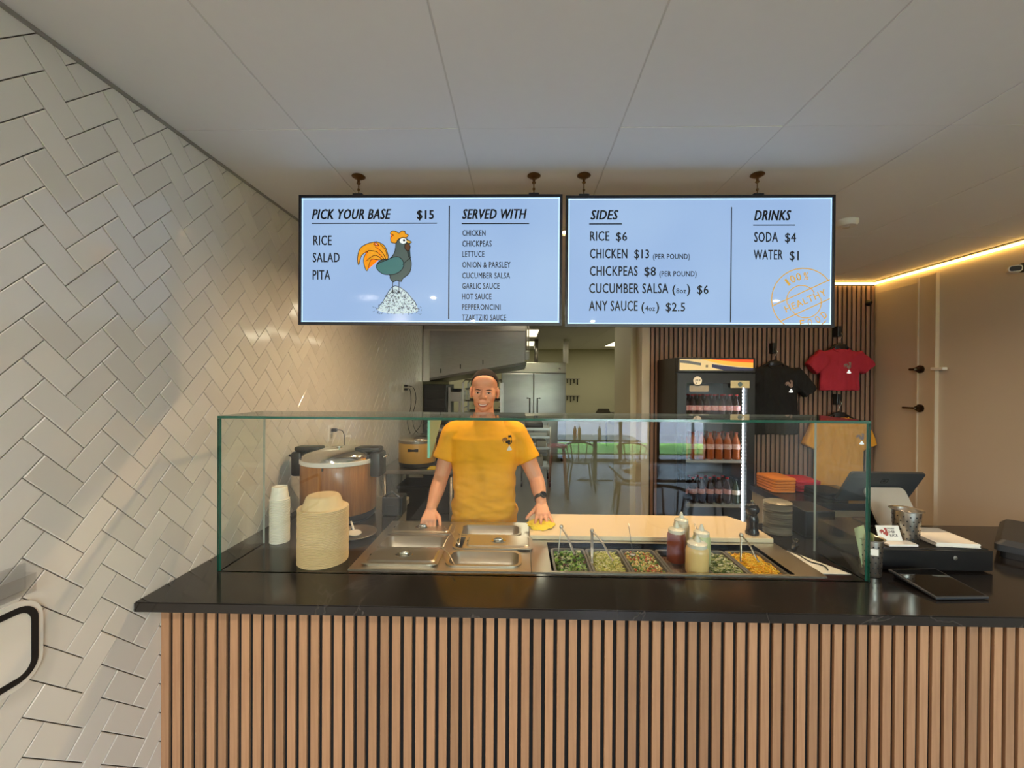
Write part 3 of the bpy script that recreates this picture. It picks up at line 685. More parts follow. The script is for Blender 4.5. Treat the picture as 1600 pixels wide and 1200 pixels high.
# ---------------------------------------------------------------- steam table
SX0, SX1, SY0, SY1 = -.708, .046, 1.720, 2.325
steam = thing('steam_table', 'stainless steel steam table set into the left of the counter', 'steam table', (0, 0, 0))
PW, PL = .325, .166     # pan along x, along y
LCX, RCX = -.508, -.155; ROW = [1.838, 2.016, 2.192]
bm = B(); z0, z1 = CT - .02, CT + .004
box(bm, SX0, SX1, SY0, ROW[0] - PL / 2 + .012, z0, z1); box(bm, SX0, SX1, ROW[2] + PL / 2 - .012, SY1, z0, z1)
ya, yb = ROW[0] - PL / 2 + .012, ROW[2] + PL / 2 - .012
box(bm, SX0, LCX - PW / 2 + .012, ya, yb, z0, z1); box(bm, LCX + PW / 2 - .012, RCX - PW / 2 + .012, ya, yb, z0, z1); box(bm, RCX + PW / 2 - .012, SX1, ya, yb, z0, z1)
for a, b in ((0, 1), (1, 2)):
    for c in (LCX, RCX): box(bm, c - PW / 2 + .012, c + PW / 2 - .012, ROW[a] + PL / 2 - .012, ROW[b] - PL / 2 + .012, z0, z1)
obj('top_plate', bm, STEEL, steam)
bm = B(); box(bm, SX0 + .02, SX1 - .02, SY0 + .02, SY1 - .005, .2, .62); box(bm, SX0 + .01, SX1, SY1 - .02, SY1, .2, CT - .021); box(bm, SX0 + .01, SX0 + .02, SY0, SY1 - .021, .62, CT - .021); box(bm, SX1 - .015, SX1 - .004, SY0, SY1 - .021, .62, CT - .021); obj('cabinet', bm, STEEL2, steam)
def tub(w, l, d, r, m, parent, name='tub', rim=.013, taper=.012, th=.0022):
    bm = B(); R0, R1, R2, R3 = rrect(w, l, r + .008, 5), rrect(w - 2 * rim, l - 2 * rim, r, 5), rrect(w - 2 * rim - 2 * taper, l - 2 * rim - 2 * taper, r * .85, 5), rrect(w - 2 * rim - 2 * taper - .03, l - 2 * rim - 2 * taper - .03, r * .6, 5)
    loops(bm, [[(x, y, -.004) for x, y in R0], [(x, y, 0) for x, y in R0], [(x * .997, y * .997, .002) for x, y in R0], [(x, y, .001) for x, y in R1], [(x, y, -.006) for x, y in R1],
               [(x, y, -d + .012) for x, y in R2], [(x, y, -d) for x, y in R3]], cap1=True)
    return obj(name, bm, m, parent, True, 45)
def pan_thing(loc, label, w=PW, l=PL, d=.10, m=None, r=.035, group='steam table pans'):
    t = thing('food_pan', label, 'food pan', loc, 0, group); tub(w, l, d, r, m or STEEL, t); return t
def lid_thing(loc, label, w=PW, l=PL):
    t = thing('pan_lid', label, 'pan lid', loc, 0, 'steam table pan lids')
    bm = B(); loops(bm, [[(x, y, 0) for x, y in rrect(w, l, .012)], [(x, y, .003) for x, y in rrect(w, l, .012)], [(x, y, .0035) for x, y in rrect(w - .03, l - .03, .02)], [(x, y, .009) for x, y in rrect(w - .045, l - .045, .018)], [(x, y, .008) for x, y in rrect(w - .075, l - .075, .018)]], cap0=True, cap1=True); obj('cover', bm, STEEL, t, True, 25)
    bm = B(); lathe(bm, [(0, .0070), (.030, .0085), (.036, .0098), (.038, .0082), (.036, .0080)], 24, M=Matrix.Diagonal((1, .75, 1, 1))); sph(bm, (0, 0, .012), (.024, .010, .012), 16, 10); obj('handle', bm, CHROME, t, True, 50)
    bm = B(); box(bm, -w / 2 + .012, -w / 2 + .034, -.006, .010, .0041, .0052); obj('ladle_slot', bm, BLACKM, t)
    return t
for k, (cx, ri, lb) in enumerate(((LCX, 0, 'steel food pan under the front left lid'), (LCX, 1, 'open empty steel food pan in the middle of the left column'), (LCX, 2, 'steel food pan under the lid the man holds'),
                                  (RCX, 0, 'open empty steel food pan at the front right'), (RCX, 1, 'steel food pan half covered by the shifted lid'), (RCX, 2, 'open steel food pan at the back right with brown residue'))):
    pan_thing((cx, ROW[ri], CT + .0085), lb)
lid_thing((LCX, ROW[0], CT + .0115), 'steel pan lid at the front left with knob handle')
lid_thing((LCX, ROW[2], CT + .0115), 'steel pan lid under the man’s right hand'.replace('’', "'"))
lid_thing((RCX + .052, ROW[1] - .004, CT + .0125), 'steel pan lid shifted to the right over its pan')
bm = B(); rnd = random.Random(5)
for i in range(60): sph(bm, (rnd.gauss(.02, .05), rnd.gauss(-.02, .02), .004), rnd.uniform(.002, .006), 6, 4)
o = obj('sauce_residue', bm, mat('brown sauce', '8a4a26', .4), None, True); o.location = (RCX, ROW[2], CT - .092); tag(o, 'brown scraps of cooked chicken in the back right pan', 'food', kind='stuff')
# tongs standing or lying in the pans
def tongs(name, label, piv, a, b, w=.010, m=None, group='serving tongs', cat='tongs'):
    """two arms from the pivot to points a and b"""
    t = thing(name, label, cat, piv, 0, group); p = Vector(piv)
    for e in (a, b):
        d = Vector(e) - p; mid = d * .5 + Vector((0, 0, .012)) * (1 if abs(d.normalized().z) < .9 else .3)
        bm = B(); tube(bm, spline([(0, 0, 0), tuple(mid), tuple(d * .85), tuple(d)], False, 5), [w * .55] * 10 + [w * .45] * 2 + [w * .5] * 3 + [w * .9], 8, flat=.35); obj('arm', bm, m or STEEL, t, True)
    bm = B(); sph(bm, (0, 0, 0), (w * .8, w * .8, w * .9), 10, 6); obj('hinge', bm, m or STEEL, t, True)
z = CT + .03
def zat(px, py, z):
    d = cob.matrix_world.to_3x3() @ Vector(((px - 800) / F, -(py - 600) / F, -1)); return Vector((0, 0, 1.7)) + d * ((z - 1.7) / d.z)
tongs('steel_tongs', 'steel tongs crossing the gap between the back pans', zat(717, 852, z), zat(694, 822, z + .012), zat(723, 824, z + .004), .006)
tongs('steel_tongs', 'steel tongs crossing the gap between the front pans', zat(691, 856, z), zat(711, 882, z + .004), zat(709, 830, z + .016), .006)
t = thing('serving_spoon', 'dark serving spoon under the shifted lid in the middle pan', 'spoon', (-.262, 2.02, CT - .02))
bm = B(); sph(bm, (0, 0, 0), (.03, .022, .008), 12, 8); obj('bowl', bm, BLACKP, t, True)
bm = B(); tube(bm, [(.02, 0, 0), (.04, -.01, .02), (.055, -.015, .03)], .005, 6, flat=.6); obj('handle', bm, BLACKP, t, True)

# ---------------------------------------------------------------- cold well
WX0, WX1, WY0, WY1 = .130, 1.118, 1.735, 2.045
cw = thing('cold_well', 'refrigerated steel prep well in the right of the counter', 'prep well', (0, 0, 0))
bm = B(); z0, z1 = CT - .02, CT + .004
box(bm, .050, 1.235, 1.720, WY0, z0, z1); box(bm, .050, 1.235, WY1, 2.375, z0, z1); box(bm, .050, WX0, WY0, WY1, z0, z1); box(bm, WX1, 1.235, WY0, WY1, z0, z1); obj('top_plate', bm, STEEL, cw)
bm = B(); loops(bm, [[(WX0, WY0, z1 - .001), (WX1, WY0, z1 - .001), (WX1, WY1, z1 - .001), (WX0, WY1, z1 - .001)], [(WX0, WY0, .74), (WX1, WY0, .74), (WX1, WY1, .74), (WX0, WY1, .74)]], cap1=True); obj('liner', bm, BLACKP, cw)
bm = B(); box(bm, .06, 1.225, 1.73, 2.36, .1, .735); obj('cabinet', bm, STEEL2, cw)
CLEARP = glass('smoky clear plastic', (.80, .80, .78), 1.0, .12)
names = ['lettuce', 'cabbage', 'chickpeas', 'sauce', 'onion', 'pepper']
plab = ['clear pan of chopped lettuce, leftmost in the prep well', 'clear pan of shredded yellow-green cabbage beside the lettuce', 'clear pan of chickpea and cucumber salsa, third in the prep well', 'dark pan behind the squeeze bottles', 'clear pan of pale chopped onion right of the squeeze bottles', 'clear pan of yellow pepper slices, rightmost in the prep well']
pw = .163; PYC = 1.878; PLEN = .262
PRIM = mat('grey plastic pan', '6e6a62', .3, 0, .1, 20)
pcx = [WX0 + .012 + pw / 2 + i * (pw - .0005) for i in range(6)]
for i in range(6):
    t = thing('prep_pan', plab[i], 'food pan', (pcx[i], PYC, CT - .010), 0, 'prep well pans'); w = pw - .003; l = PLEN
    R0, R1, R2 = rrect(w, l, .022, 5), rrect(w - .02, l - .02, .018, 5), rrect(w - .035, l - .035, .016, 5)
    bm = B(); loops(bm, [[(x, y, -.004) for x, y in R0], [(x, y, .0) for x, y in R0], [(x, y, .0) for x, y in R1], [(x, y, -.008) for x, y in R1]]); obj('rim', bm, PRIM, t, True, 40)
    bm = B(); loops(bm, [[(x, y, -.008) for x, y in R1], [(x, y, -.095) for x, y in R2]], cap1=True); obj('tub', bm, mat('dark pan', '3a3733', .3) if i == 3 else PRIM, t, True, 40)
FZ = CT - .024
def food(label, i, mats, maker, n, name):
    bm = B(); rnd = random.Random(i * 17 + 3)
    w, l = pw - .034, PLEN - .035
    # under-fill so that nothing shows between the pieces
    box(bm, -w / 2, w / 2, -l / 2, l / 2, -.06, -.012)
    for k in range(n):
        x, y = rnd.uniform(-w / 2 + .004, w / 2 - .004), rnd.uniform(-l / 2 + .004, l / 2 - .004)
        h = .012 * math.cos(x / w * 2.4) * math.cos(y / l * 2.2) + rnd.uniform(-.008, .004)
        s = len(bm.faces); maker(bm, rnd, x, y, h); bm.faces.ensure_lookup_table(); mi = rnd.randrange(len(mats))
        for f in bm.faces[s:]: f.material_index = mi
    o = obj(name, bm, None, None, True); [o.data.materials.append(m) for m in mats]; o.location = (pcx[i], PYC, FZ); tag(o, label, 'food', kind='stuff')
def leaf(bm, r, x, y, h):
    a = r.uniform(0, 6.28); L = r.uniform(.012, .024); wd = r.uniform(.004, .010); t1, t2 = r.uniform(-.9, .9), r.uniform(-.8, .8)
    M = Matrix.Translation((x, y, h)) @ Matrix.Rotation(a, 4, 'Z') @ Matrix.Rotation(t1, 4, 'X') @ Matrix.Rotation(t2, 4, 'Y')
    rows = []
    for k, ww in ((-1, .4), (0, 1), (1, .5)): rows.append([bm.verts.new(M @ Vector((k * L / 2, j * wd * ww, .003 * abs(j) + .003 * abs(k)))) for j in (-1, 0, 1)])
    for p, qn in zip(rows, rows[1:]):
        for j in range(2): bm.faces.new((p[j], p[j + 1], qn[j + 1], qn[j]))
def shred(bm, r, x, y, h):
    a = r.uniform(0, 6.28); L = r.uniform(.008, .020); b = r.uniform(-.4, .4); d = Vector((math.cos(a), math.sin(a), b)) * L / 2; c = Vector((x, y, h))
    tube(bm, [c - d, c + Vector((0, 0, .002)), c + d], r.uniform(.0012, .0022), 4)
def cube_(bm, r, x, y, h):
    if r.random() < .5: sph(bm, (x, y, h), r.uniform(.0035, .0055), 6, 4)
    else:
        s = r.uniform(.003, .005); box(bm, -s, s, -s, s, -s, s, 0, Matrix.Translation((x, y, h)) @ Matrix.Rotation(r.uniform(0, 3), 4, (r.random(), r.random(), 1)))
def ring_(bm, r, x, y, h):
    s = r.uniform(.006, .011); a0 = r.uniform(0, 6); n = 7; M = Matrix.Translation((x, y, h)) @ Matrix.Rotation(r.uniform(-.5, .5), 4, 'X')
    tube(bm, [M @ Vector((s * math.cos(a0 + k * .7), s * math.sin(a0 + k * .7), 0)) for k in range(n)], .0022, 5)
m_ = lambda n, c: mat(n, c, .45, 0, .25, 60)
food('chopped green lettuce with a few purple leaves', 0, [m_('lettuce green', '86b045'), m_('lettuce light', 'b9cc78'), m_('lettuce dark', '548530'), m_('lettuce pale', 'cfd0a0'), m_('purple leaf', '5a3a35')], leaf, 520, 'chopped_lettuce')
food('heap of shredded yellow-green cabbage', 1, [m_('cabbage', 'dcd377'), m_('cabbage pale', 'e8e3a6'), m_('cabbage green', 'b3bb52')], shred, 900, 'shredded_cabbage')
food('chickpea, cucumber and pepper salsa', 2, [m_('chickpea', 'd9b368'), m_('cucumber', '9aa552'), m_('herb', '4d6a2a'), m_('salsa pale', 'e3d8a4'), m_('red bit', 'b0553a')], cube_, 700, 'chickpea_salsa')
food('pale green and white chopped onion', 4, [m_('onion white', 'ddd9b4'), m_('onion green', 'a7ad68'), m_('parsley', '55682f')], ring_, 420, 'chopped_onion')
food('bright yellow pickled pepper slices', 5, [m_('pepper yellow', 'fac81e'), m_('pepper orange', 'f2ab12'), m_('pepper pale', 'f6d049')], ring_, 420, 'pepper_slices')
food('reddish sauce in the pan behind the bottles', 3, [m_('sauce', '6a4a38')], lambda bm, r, x, y, h: sph(bm, (x, y, -.016), .006, 6, 4), 60, 'dark_sauce')
z = CT - .01
def at(px, py, Y):   # ray through the photograph at depth Y, used only to read positions off
    d = cob.matrix_world.to_3x3() @ Vector(((px - 800) / F, -(py - 600) / F, -1)); return Vector((0, 0, 1.7)) + d * (Y / d.y)
tongs('steel_tongs', 'steel tongs standing in the lettuce pan', at(877, 823, 1.96), at(871, 872, 1.93), at(898, 866, 1.88), .012)
tongs('steel_tongs', 'steel tongs standing in the cabbage pan', at(925, 829, 1.94), at(925, 880, 1.85), at(958, 876, 1.84), .012)
tongs('steel_tongs', 'steel tongs standing in the yellow pepper pan', at(1158, 836, 1.93), at(1157, 878, 1.90), at(1186, 878, 1.86), .012)
for (a, b, lb) in (((982, 818), (989, 868), 'thin spoon handle rising from the chickpea salsa'), ((1085, 818), (1097, 850), 'thin dark spoon handle behind the squeeze bottles')):
    p, q_ = at(*a, 1.99), at(*b, 1.93); t = thing('serving_spoon', lb, 'spoon', p)
    bm = B(); tube(bm, [(0, 0, 0), tuple((q_ - p) * .9)], .0038, 6, flat=.5); obj('handle', bm, STEEL2, t, True)
    bm = B(); sph(bm, tuple((q_ - p) * .98), (.016, .012, .006), 10, 6); obj('spoon_bowl', bm, STEEL2, t, True)
# squeeze bottles
def squeeze(x, y, col, fill, label, h=.165, r=.034):
    t = thing('squeeze_bottle', label, 'squeeze bottle', (x, y, CT - .018 + .0), 0, 'squeeze bottles in the prep well')
    body = mat('bottle ' + col, col, .3, 0, .05, 8, sss=.0)
    bm = B(); lathe(bm, [(0, 0), (r * .93, 0), (r, .006), (r, h - .02), (r * .93, h - .008), (r * .8, h)], 28); obj('bottle', bm, body, t, True, 50)
    bm = B(); lathe(bm, [(r * .82, h - .006), (r * .86, h - .002), (r * .86, h + .012), (r * .55, h + .018), (r * .32, h + .020), (r * .30, h + .026), (.004, h + .046), (.0025, h + .046), (0, h + .045)], 24); obj('nozzle_cap', bm, mat('clear white cap', 'd8d2bd', .25, 0, .03, 10), t, True, 40)
squeeze(.745, 1.790, 'dcb877', 1, 'squeeze bottle of creamy pale sauce, front of the four', .112, .046)
squeeze(.700, 1.905, '7c3a22', 1, 'squeeze bottle of red-brown hot sauce left of the pale one', .130, .040)
squeeze(.800, 1.878, 'bcc08a', 1, 'squeeze bottle of pale green sauce right of the hot sauce', .128, .038)
squeeze(.752, 1.985, 'cfc0a0', 1, 'whitish squeeze bottle farthest back of the four', .148, .036)
# cutting board, cloth, mill, plates
BOARD = mat('white cutting board', 'e6cfa8', .4, 0, .04, 4, .01)
bm = B(); prism(bm, [(.048, 2.072), (1.23, 2.072), (1.23, 2.30), (1.17, 2.412), (.048, 2.412)], .022, Matrix.Translation((0, 0, CT + .005))); bmesh.ops.bevel(bm, geom=bm.edges[:], offset=.002, segments=1, affect='EDGES')
tag(obj('cutting_board', bm, BOARD), 'long cream cutting board behind the cold well', 'cutting board')
t = thing('pepper_mill', 'black pepper mill standing at the right end of the cutting board', 'pepper mill', (1.158, 2.13, CT + .028))
bm = B(); lathe(bm, [(0, 0), (.031, 0), (.032, .008), (.028, .02), (.025, .045), (.029, .068), (.026, .085), (.022, .095), (0, .096)], 24); obj('body', bm, mat('black lacquer', '141212', .2), t, True, 50)
bm = B(); lathe(bm, [(0, .096), (.020, .097), (.031, .115), (.032, .13), (.024, .147), (.012, .152), (0, .152)], 24); obj('head', bm, MATS['black lacquer'], t, True, 50)
bm = B(); lathe(bm, [(0, .152), (.006, .152), (.006, .158), (.009, .162), (.006, .168), (0, .170)], 14); obj('top_knob', bm, CHROME, t, True, 50)
FOIL = mat('silver foil', 'e2d9c4', .35, .45, .2, 40, .1)
def plate_bm():
    bm = B(); rings = []
    for r, z in ((.0, .0), (.050, .009), (.058, .004), (.067, .001)): rings.append([Vector(((r + (.0012 * math.sin(k * PI) if r > .05 else 0)) * math.cos(2 * PI * k / 40), r * math.sin(2 * PI * k / 40), z + (.001 if k % 2 and r > .05 else 0))) for k in range(40)])
    loops(bm, rings[1:], cap0=True); g_ = bmesh.ops.solidify(bm, geom=bm.faces[:], thickness=.0012); return bm
stack('foil_plate', plate_bm, FOIL, 15, .0112, (1.345, 2.235, CT + .002), 'round crimped foil plate in the stack beside the pepper mill, %s', 'plate', 'stacked foil plates behind the glass guard')
bm = B(); box(bm, 0, .15, 0, .19, 0, .135, .006); o = obj('black_box', bm, BLACKP); o.location = (1.44, 2.16, CT + .001); tag(o, 'plain black box on the counter right of the foil plates', 'box')
t = thing('kitchen_tool', 'black-handled peeler lying at the right end of the prep well', 'peeler', (1.262, 1.98, CT + .012), .9)
bm = B(); tube(bm, [(0, 0, 0), (.05, 0, .002), (.10, 0, 0)], [.006, .010, .008], 8, flat=.6); obj('handle', bm, BLACKP, t, True)
bm = B(); tube(bm, [(.10, 0, 0), (.14, .012, 0), (.165, 0, .002), (.14, -.012, 0), (.10, 0, 0)], .0025, 6); obj('blade', bm, CHROME, t, True)
t = thing('cable', 'thin black cable trailing at the right end of the prep well', 'cable', (1.24, 1.98, CT + .006))
bm = B(); tube(bm, spline([(0, 0, 0), (.0, -.07, .01), (.02, -.12, 0), (.05, -.16, 0), (.04, -.20, 0)], False, 6), .003, 6); obj('wire', bm, BLACKP, t, True)
bm = B(); prism(bm, [(0, 0), (.115, 0), (.012, .23), (0, .24)], .0015); o = obj('paper_sheet', bm, PAPER); o.location = (1.128 + .110, 1.750, CT + .001); tag(o, 'white paper sheet lying on the counter beside the prep well', 'paper')

# ---------------------------------------------------------------- checkout end
DT = 1.018
t = thing('cash_drawer', 'low black cash drawer on the counter right of the glass', 'cash drawer', (1.50, 1.785, CT + .001))
bm = B(); box(bm, .004, .452, .012, .42, .004, DT - CT - .002, .004); obj('case', bm, BLACKP, t)
bm = B(); box(bm, 0, .456, 0, .0115, .006, DT - CT - .006, .002); obj('drawer_front', bm, mat('black enamel', '111112', .3), t)
bm = B(); lathe(bm, [(0, 0), (.009, 0), (.009, .003), (0, .004)], 14, (.30, -.001, .06), Matrix.Rotation(PI / 2, 4, 'X')); obj('lock', bm, STEEL2, t)
# tablet register on a stand
ALU = mat('light grey shell', 'b6afa2', .35, .2, .06, 5)
t = thing('register_tablet', 'dark tablet register leaning over a light grey slanted stand', 'register', (1.761, 2.06, DT))
bm = B(); prism(bm, rrect(.195, .186, .022), .010, Matrix.Translation((.007, -.008, .096)) @ Matrix.Rotation(math.radians(57.5), 4, 'X')); obj('stand_panel', bm, ALU, t, True, 30)
bm = B(); prism(bm, rrect(.17, .14, .02), .008, Matrix.Translation((.0, .05, .001))); box(bm, -.06, .06, .035, .06, .008, .12, .005); obj('stand_foot', bm, BLACKP, t)
TM_ = Matrix.Translation((.0, .045, .176)) @ Matrix.Rotation(math.radians(123.5), 4, 'X')
bm = B(); prism(bm, rrect(.348, .192, .012), .014, TM_ @ Matrix.Translation((0, 0, -.014))); bmesh.ops.bevel(bm, geom=[e for e in bm.edges if e.is_boundary], offset=.003, segments=1, affect='EDGES'); obj('tablet', bm, GREYP, t, True, 40)
bm = B(); fr = rrect(.034, .030, .008); fi = rrect(.024, .020, .004); loops(bm, [[(x, y, .0008) for x, y in fr], [(x, y, .0008) for x, y in fi]], M=TM_ @ Matrix.Translation((.0, .045, 0))); box(bm, -.006, .006, -.006, .006, .0002, .0010, 0, TM_ @ Matrix.Translation((0, .045, 0))); obj('logo', bm, BLACKM, t)
# perforated steel cups
def holecup(loc, r, h, label, extras):
    t = thing('perforated_cup', label, 'utensil cup', loc, 0, 'perforated steel cups')
    bm = B(); lathe(bm, [(0, 0), (r * .80, 0), (r * .84, .003), (r * .97, h - .006), (r * 1.16, h - .001), (r * 1.16, h), (r * .95, h - .003), (r * .80, .006), (0, .005)], 32); obj('cup', bm, STEEL, t, True, 40)
    bm = B(); 
    for k in range(14):
        for j in range(6):
            a = 2 * PI * (k + .5 * (j % 2)) / 14; zz = h * (.12 + .14 * j); rr = r * (.84 + .13 * zz / h)
            M = Matrix.Translation((rr * math.cos(a), rr * math.sin(a), zz)) @ Matrix.Rotation(a, 4, 'Z') @ Matrix.Rotation(PI / 2, 4, 'Y')
            lathe(bm, [(.0032, -.0002), (.0032, .0006), (0, .0006)], 8, M=M)
    tag(obj('holes', bm, BLACKM, t), kind='stuff')
    return t
holecup((1.692, 1.885, DT + .001), .052, .135, 'larger perforated steel cup on the cash drawer', 0)
holecup((1.434, 1.757, CT + .001), .043, .150, 'smaller perforated steel cup holding banknotes by the glass end', 0)
for k in range(5):
    a = k * 1.3; bm = B(); tube(bm, [(0, 0, 0), (.0, .006, .11)], .007, 8, flat=.3); o = obj('plastic_utensil', bm, WHITEP, None, True); o.location = (1.692 + .02 * math.cos(a), 1.885 + .02 * math.sin(a), DT + .012); tag(o, 'pale utensil handle inside the larger perforated steel cup on the cash drawer', 'utensil', 'pale utensils in the larger steel cup')
NOTE = mat('banknote', 'b9bf8e', .7, 0, .25, 60)
for k, (dx, dy, rz, tilt) in enumerate(((-.028, .0, .2, -.25), (-.012, .012, .8, -.1), (.010, -.008, 1.4, .08))):
    bm = B(); M = Matrix.Rotation(rz, 4, 'Z') @ Matrix.Rotation(tilt, 4, 'Y'); box(bm, -.024, .024, -.0004, .0004, .0, .155 + .035 * (k == 0), 0, M)
    o = obj('banknote', bm, NOTE); o.location = (1.434 + dx * .3, 1.757 + dy * .5, CT + .014); tag(o, ('green banknote sticking highest out of the smaller steel cup', 'second green banknote in the smaller steel cup', 'green banknote at the right inside the smaller steel cup')[k], 'banknote', 'banknotes in the tip cup')
bm = B(); box(bm, 0, .001, -.013, .013, -.013, .013, 0, Matrix.Translation((1.434, 1.757, CT + .105)) @ Matrix.Rotation(math.radians(-112), 4, 'Z') @ Matrix.Translation((.0425, 0, 0))); tag(obj('price_sticker', bm, PAPER), 'small white barcode sticker on the smaller steel cup', 'sticker')
# card display
t = thing('card_holder', 'white card holder with hen logo on the cash drawer', 'card holder', (1.585, 1.825, DT + .001))
bm = B(); box(bm, -.035, .085, -.022, .03, 0, .010, .002); obj('base', bm, WHITEP, t)
CM = Matrix.Translation((-.04, .02, .010)) @ Matrix.Rotation(math.radians(-22), 4, 'X')
bm = B(); box(bm, 0, .098, 0, .003, 0, .062, .001, CM); obj('card', bm, PAPER, t)
holder = bpy.data.objects.new('card_print', None); 
def cardtxt(s, x0, x1, zb, cap):
    o = text(s, x0, x1, zb, cap, INK, t, -.0006, .02); o.matrix_local = CM
cardtxt('CHICKEN', .043, .075, .046, .006); cardtxt('OVER', .045, .075, .031, .010); cardtxt('RICE', .050, .082, .016, .010)
sc_ = .034 / 300
hp = bpy.data.objects.new('hen_print', None)
bm = B()
for k in ('tail', 'body', 'comb'):
    flat(bm, [(.010 + (p.x - 380) * sc_, .052 - (p.y - 380) * sc_) for p in spline(HEN[k], True, 2)], -.0006)
o = obj('hen_print', bm, mat('card red', 'a8443a', .5), t); o.matrix_local = CM
bpy.data.objects.remove(holder); bpy.data.objects.remove(hp)
# napkins
for k in range(6):
    bm = B(); M = Matrix.Rotation(-.10, 4, 'Z'); box(bm, 0, .165, 0, .20, 0, .0026, .0008, M @ Matrix.Shear('XY', 4, (0, 0)) if False else M); o = obj('napkin', bm, PAPER)
    o.location = (1.752 + random.uniform(-.002, .002), 1.812 + random.uniform(-.002, .002), DT + .001 + k * .0029); tag(o, 'white napkin in the stack on the cash drawer, %s' % ('topmost' if k == 5 else 'lowest' if k == 0 else ORD[5 - k] + ' from the top'), 'napkin', 'napkins stacked on the cash drawer')
# payment pad leaning in front of the drawer
t = thing('payment_tablet', 'black glossy tablet lying in front of the cash drawer', 'tablet', (1.50, 1.55, CT + .002), .06)
bm = B(); box(bm, 0, .20, 0, .19, 0, .010, .003, Matrix.Rotation(math.radians(6), 4, 'X')); obj('tablet_body', bm, GREYP, t)
bm = B(); box(bm, .008, .192, .008, .182, .0102, .0112, 0, Matrix.Rotation(math.radians(6), 4, 'X')); obj('display', bm, mat('dark glass', '08090a', .05), t)
bm = B(); box(bm, .02, .18, .14, .185, -.003 + .003, .014, .002); obj('wedge_foot', bm, BLACKP, t)
# receipt printer at the far right
t = thing('receipt_printer', 'charcoal low machine at the right edge of the counter', 'printer', (2.15, 1.96, CT + .001), math.radians(40))
bm = B(); loops(bm, [[(x + .25, y - .17, .030) for x, y in rrect(.50, .34, .02)], [(x + .25, y - .17, .058) for x, y in rrect(.50, .34, .02)], [(x + .25, y - .17, .080) for x, y in rrect(.46, .30, .02)]], True, True); obj('housing', bm, GREYP, t, True, 30)
bm = B(); prism(bm, [(x + .25, y - .17) for x, y in rrect(.47, .31, .02)], .030); obj('base', bm, BLACKP, t)
bm = B(); box(bm, .08, .40, -.12, -.10, .079, .083); obj('paper_slot', bm, BLACKM, t)

# ---------------------------------------------------------------- fittings
t = thing('smoke_detector', 'white round smoke detector on the ceiling right of the screens', 'smoke detector', (1.93, 2.56, CEIL - .001))
bm = B(); lathe(bm, [(0, 0), (.06, 0), (.06, -.02), (.05, -.034), (0, -.038)], 28); obj('housing', bm, WHITEP, t, True, 40)
bm = B(); lathe(bm, [(.018, -.037), (.018, -.042), (0, -.043)], 14); obj('sensor_cap', bm, CREAM, t, True, 40)
t = thing('security_camera', 'small white security camera with black face on the right wall', 'security camera', (RX - .001, 2.90, 2.485))
bm = B(); lathe(bm, [(0, 0), (.032, 0), (.032, .012), (0, .014)], 18, M=Matrix.Rotation(-PI / 2, 4, 'Y')); tube(bm, [(-.012, 0, 0), (-.045, .0, -.01)], .008); obj('mount', bm, BLACKP, t, True, 40)
CMx = Matrix.Translation((-.075, -.01, -.015)) @ Matrix.Rotation(math.radians(-40), 4, 'Z') @ Matrix.Scale(.85, 4)
bm = B(); prism(bm, rrect(.075, .05, .018), .09, CMx @ Matrix.Rotation(PI / 2, 4, 'X') @ Matrix.Translation((0, 0, -.045))); obj('housing', bm, WHITEP, t, True, 40)
bm = B(); prism(bm, rrect(.062, .038, .014), .003, CMx @ Matrix.Rotation(PI / 2, 4, 'X') @ Matrix.Translation((0, 0, .0455))); obj('lens_face', bm, BLACKP, t, True, 40)
t = thing('light_switch', 'white light switch plate left of the door on the right wall', 'light switch', (RX - .001, 3.775, 1.348))
bm = B(); box(bm, -.006, 0, -.036, .036, -.058, .058, .002); obj('cover_plate', bm, WHITEP, t)
bm = B(); box(bm, -.009, -.0062, -.016, .016, -.033, .033, .001); obj('rocker', bm, PAPER, t)
t = thing('motion_sensor', 'small black round sensor high on the slatted wall corner', 'sensor', (3.29, BY - .014, 2.47))
bm = B(); lathe(bm, [(0, 0), (.028, 0), (.028, .02), (.016, .035), (0, .038)], 18, M=Matrix.Rotation(PI / 2, 4, 'X')); obj('housing', bm, BLACKP, t, True, 40)
bm = B(); lathe(bm, [(0, .038), (.008, .038), (.008, .042), (0, .043)], 12, M=Matrix.Rotation(PI / 2, 4, 'X')); obj('lens', bm, mat('dark glass', '08090a', .05), t)

# ---------------------------------------------------------------- shirts on the slatted wall
def shirt_mesh(w, h, sl, th, seed, drop=.10, amp=.010, neck=.075):
    """hanging tee: body half-width w at the chest, height h, sleeve reach sl from the centre"""
    bm = B()
    def sec(z, hw, ty): return [(hw * math.copysign(abs(math.cos(a)) ** .6, math.cos(a)), ty * math.copysign(abs(math.sin(a)) ** .8, math.sin(a)), z) for a in [2 * PI * k / 24 for k in range(24)]]
    loops(bm, [sec(-.018, neck * 1.25, th * .5), sec(-.045, w * .86, th * .7), sec(-.12, w * .97, th), sec(-h * .5, w * .95, th * .95), sec(-h, w, th * 1.05)], True, True)
    for s in (-1, 1):
        a = Vector((s * w * .72, 0, -.075)); b = Vector((s * sl, 0, -.075 - drop))
        tube(bm, [a, a.lerp(b, .5), b], [.075, .078, .072], 18, flat=1.0, up=(0, 0, 1))
    for v in bm.verts:
        if abs(v.co.y) > th: v.co.y = math.copysign(th * 1.0, v.co.y)
    me = voxel(bm, .009, 3)
    wrinkle(me, amp, (14, 3, 5), seed)
    wrinkle(me, amp * .4, (30, 3, 12), seed + 4)
    return me
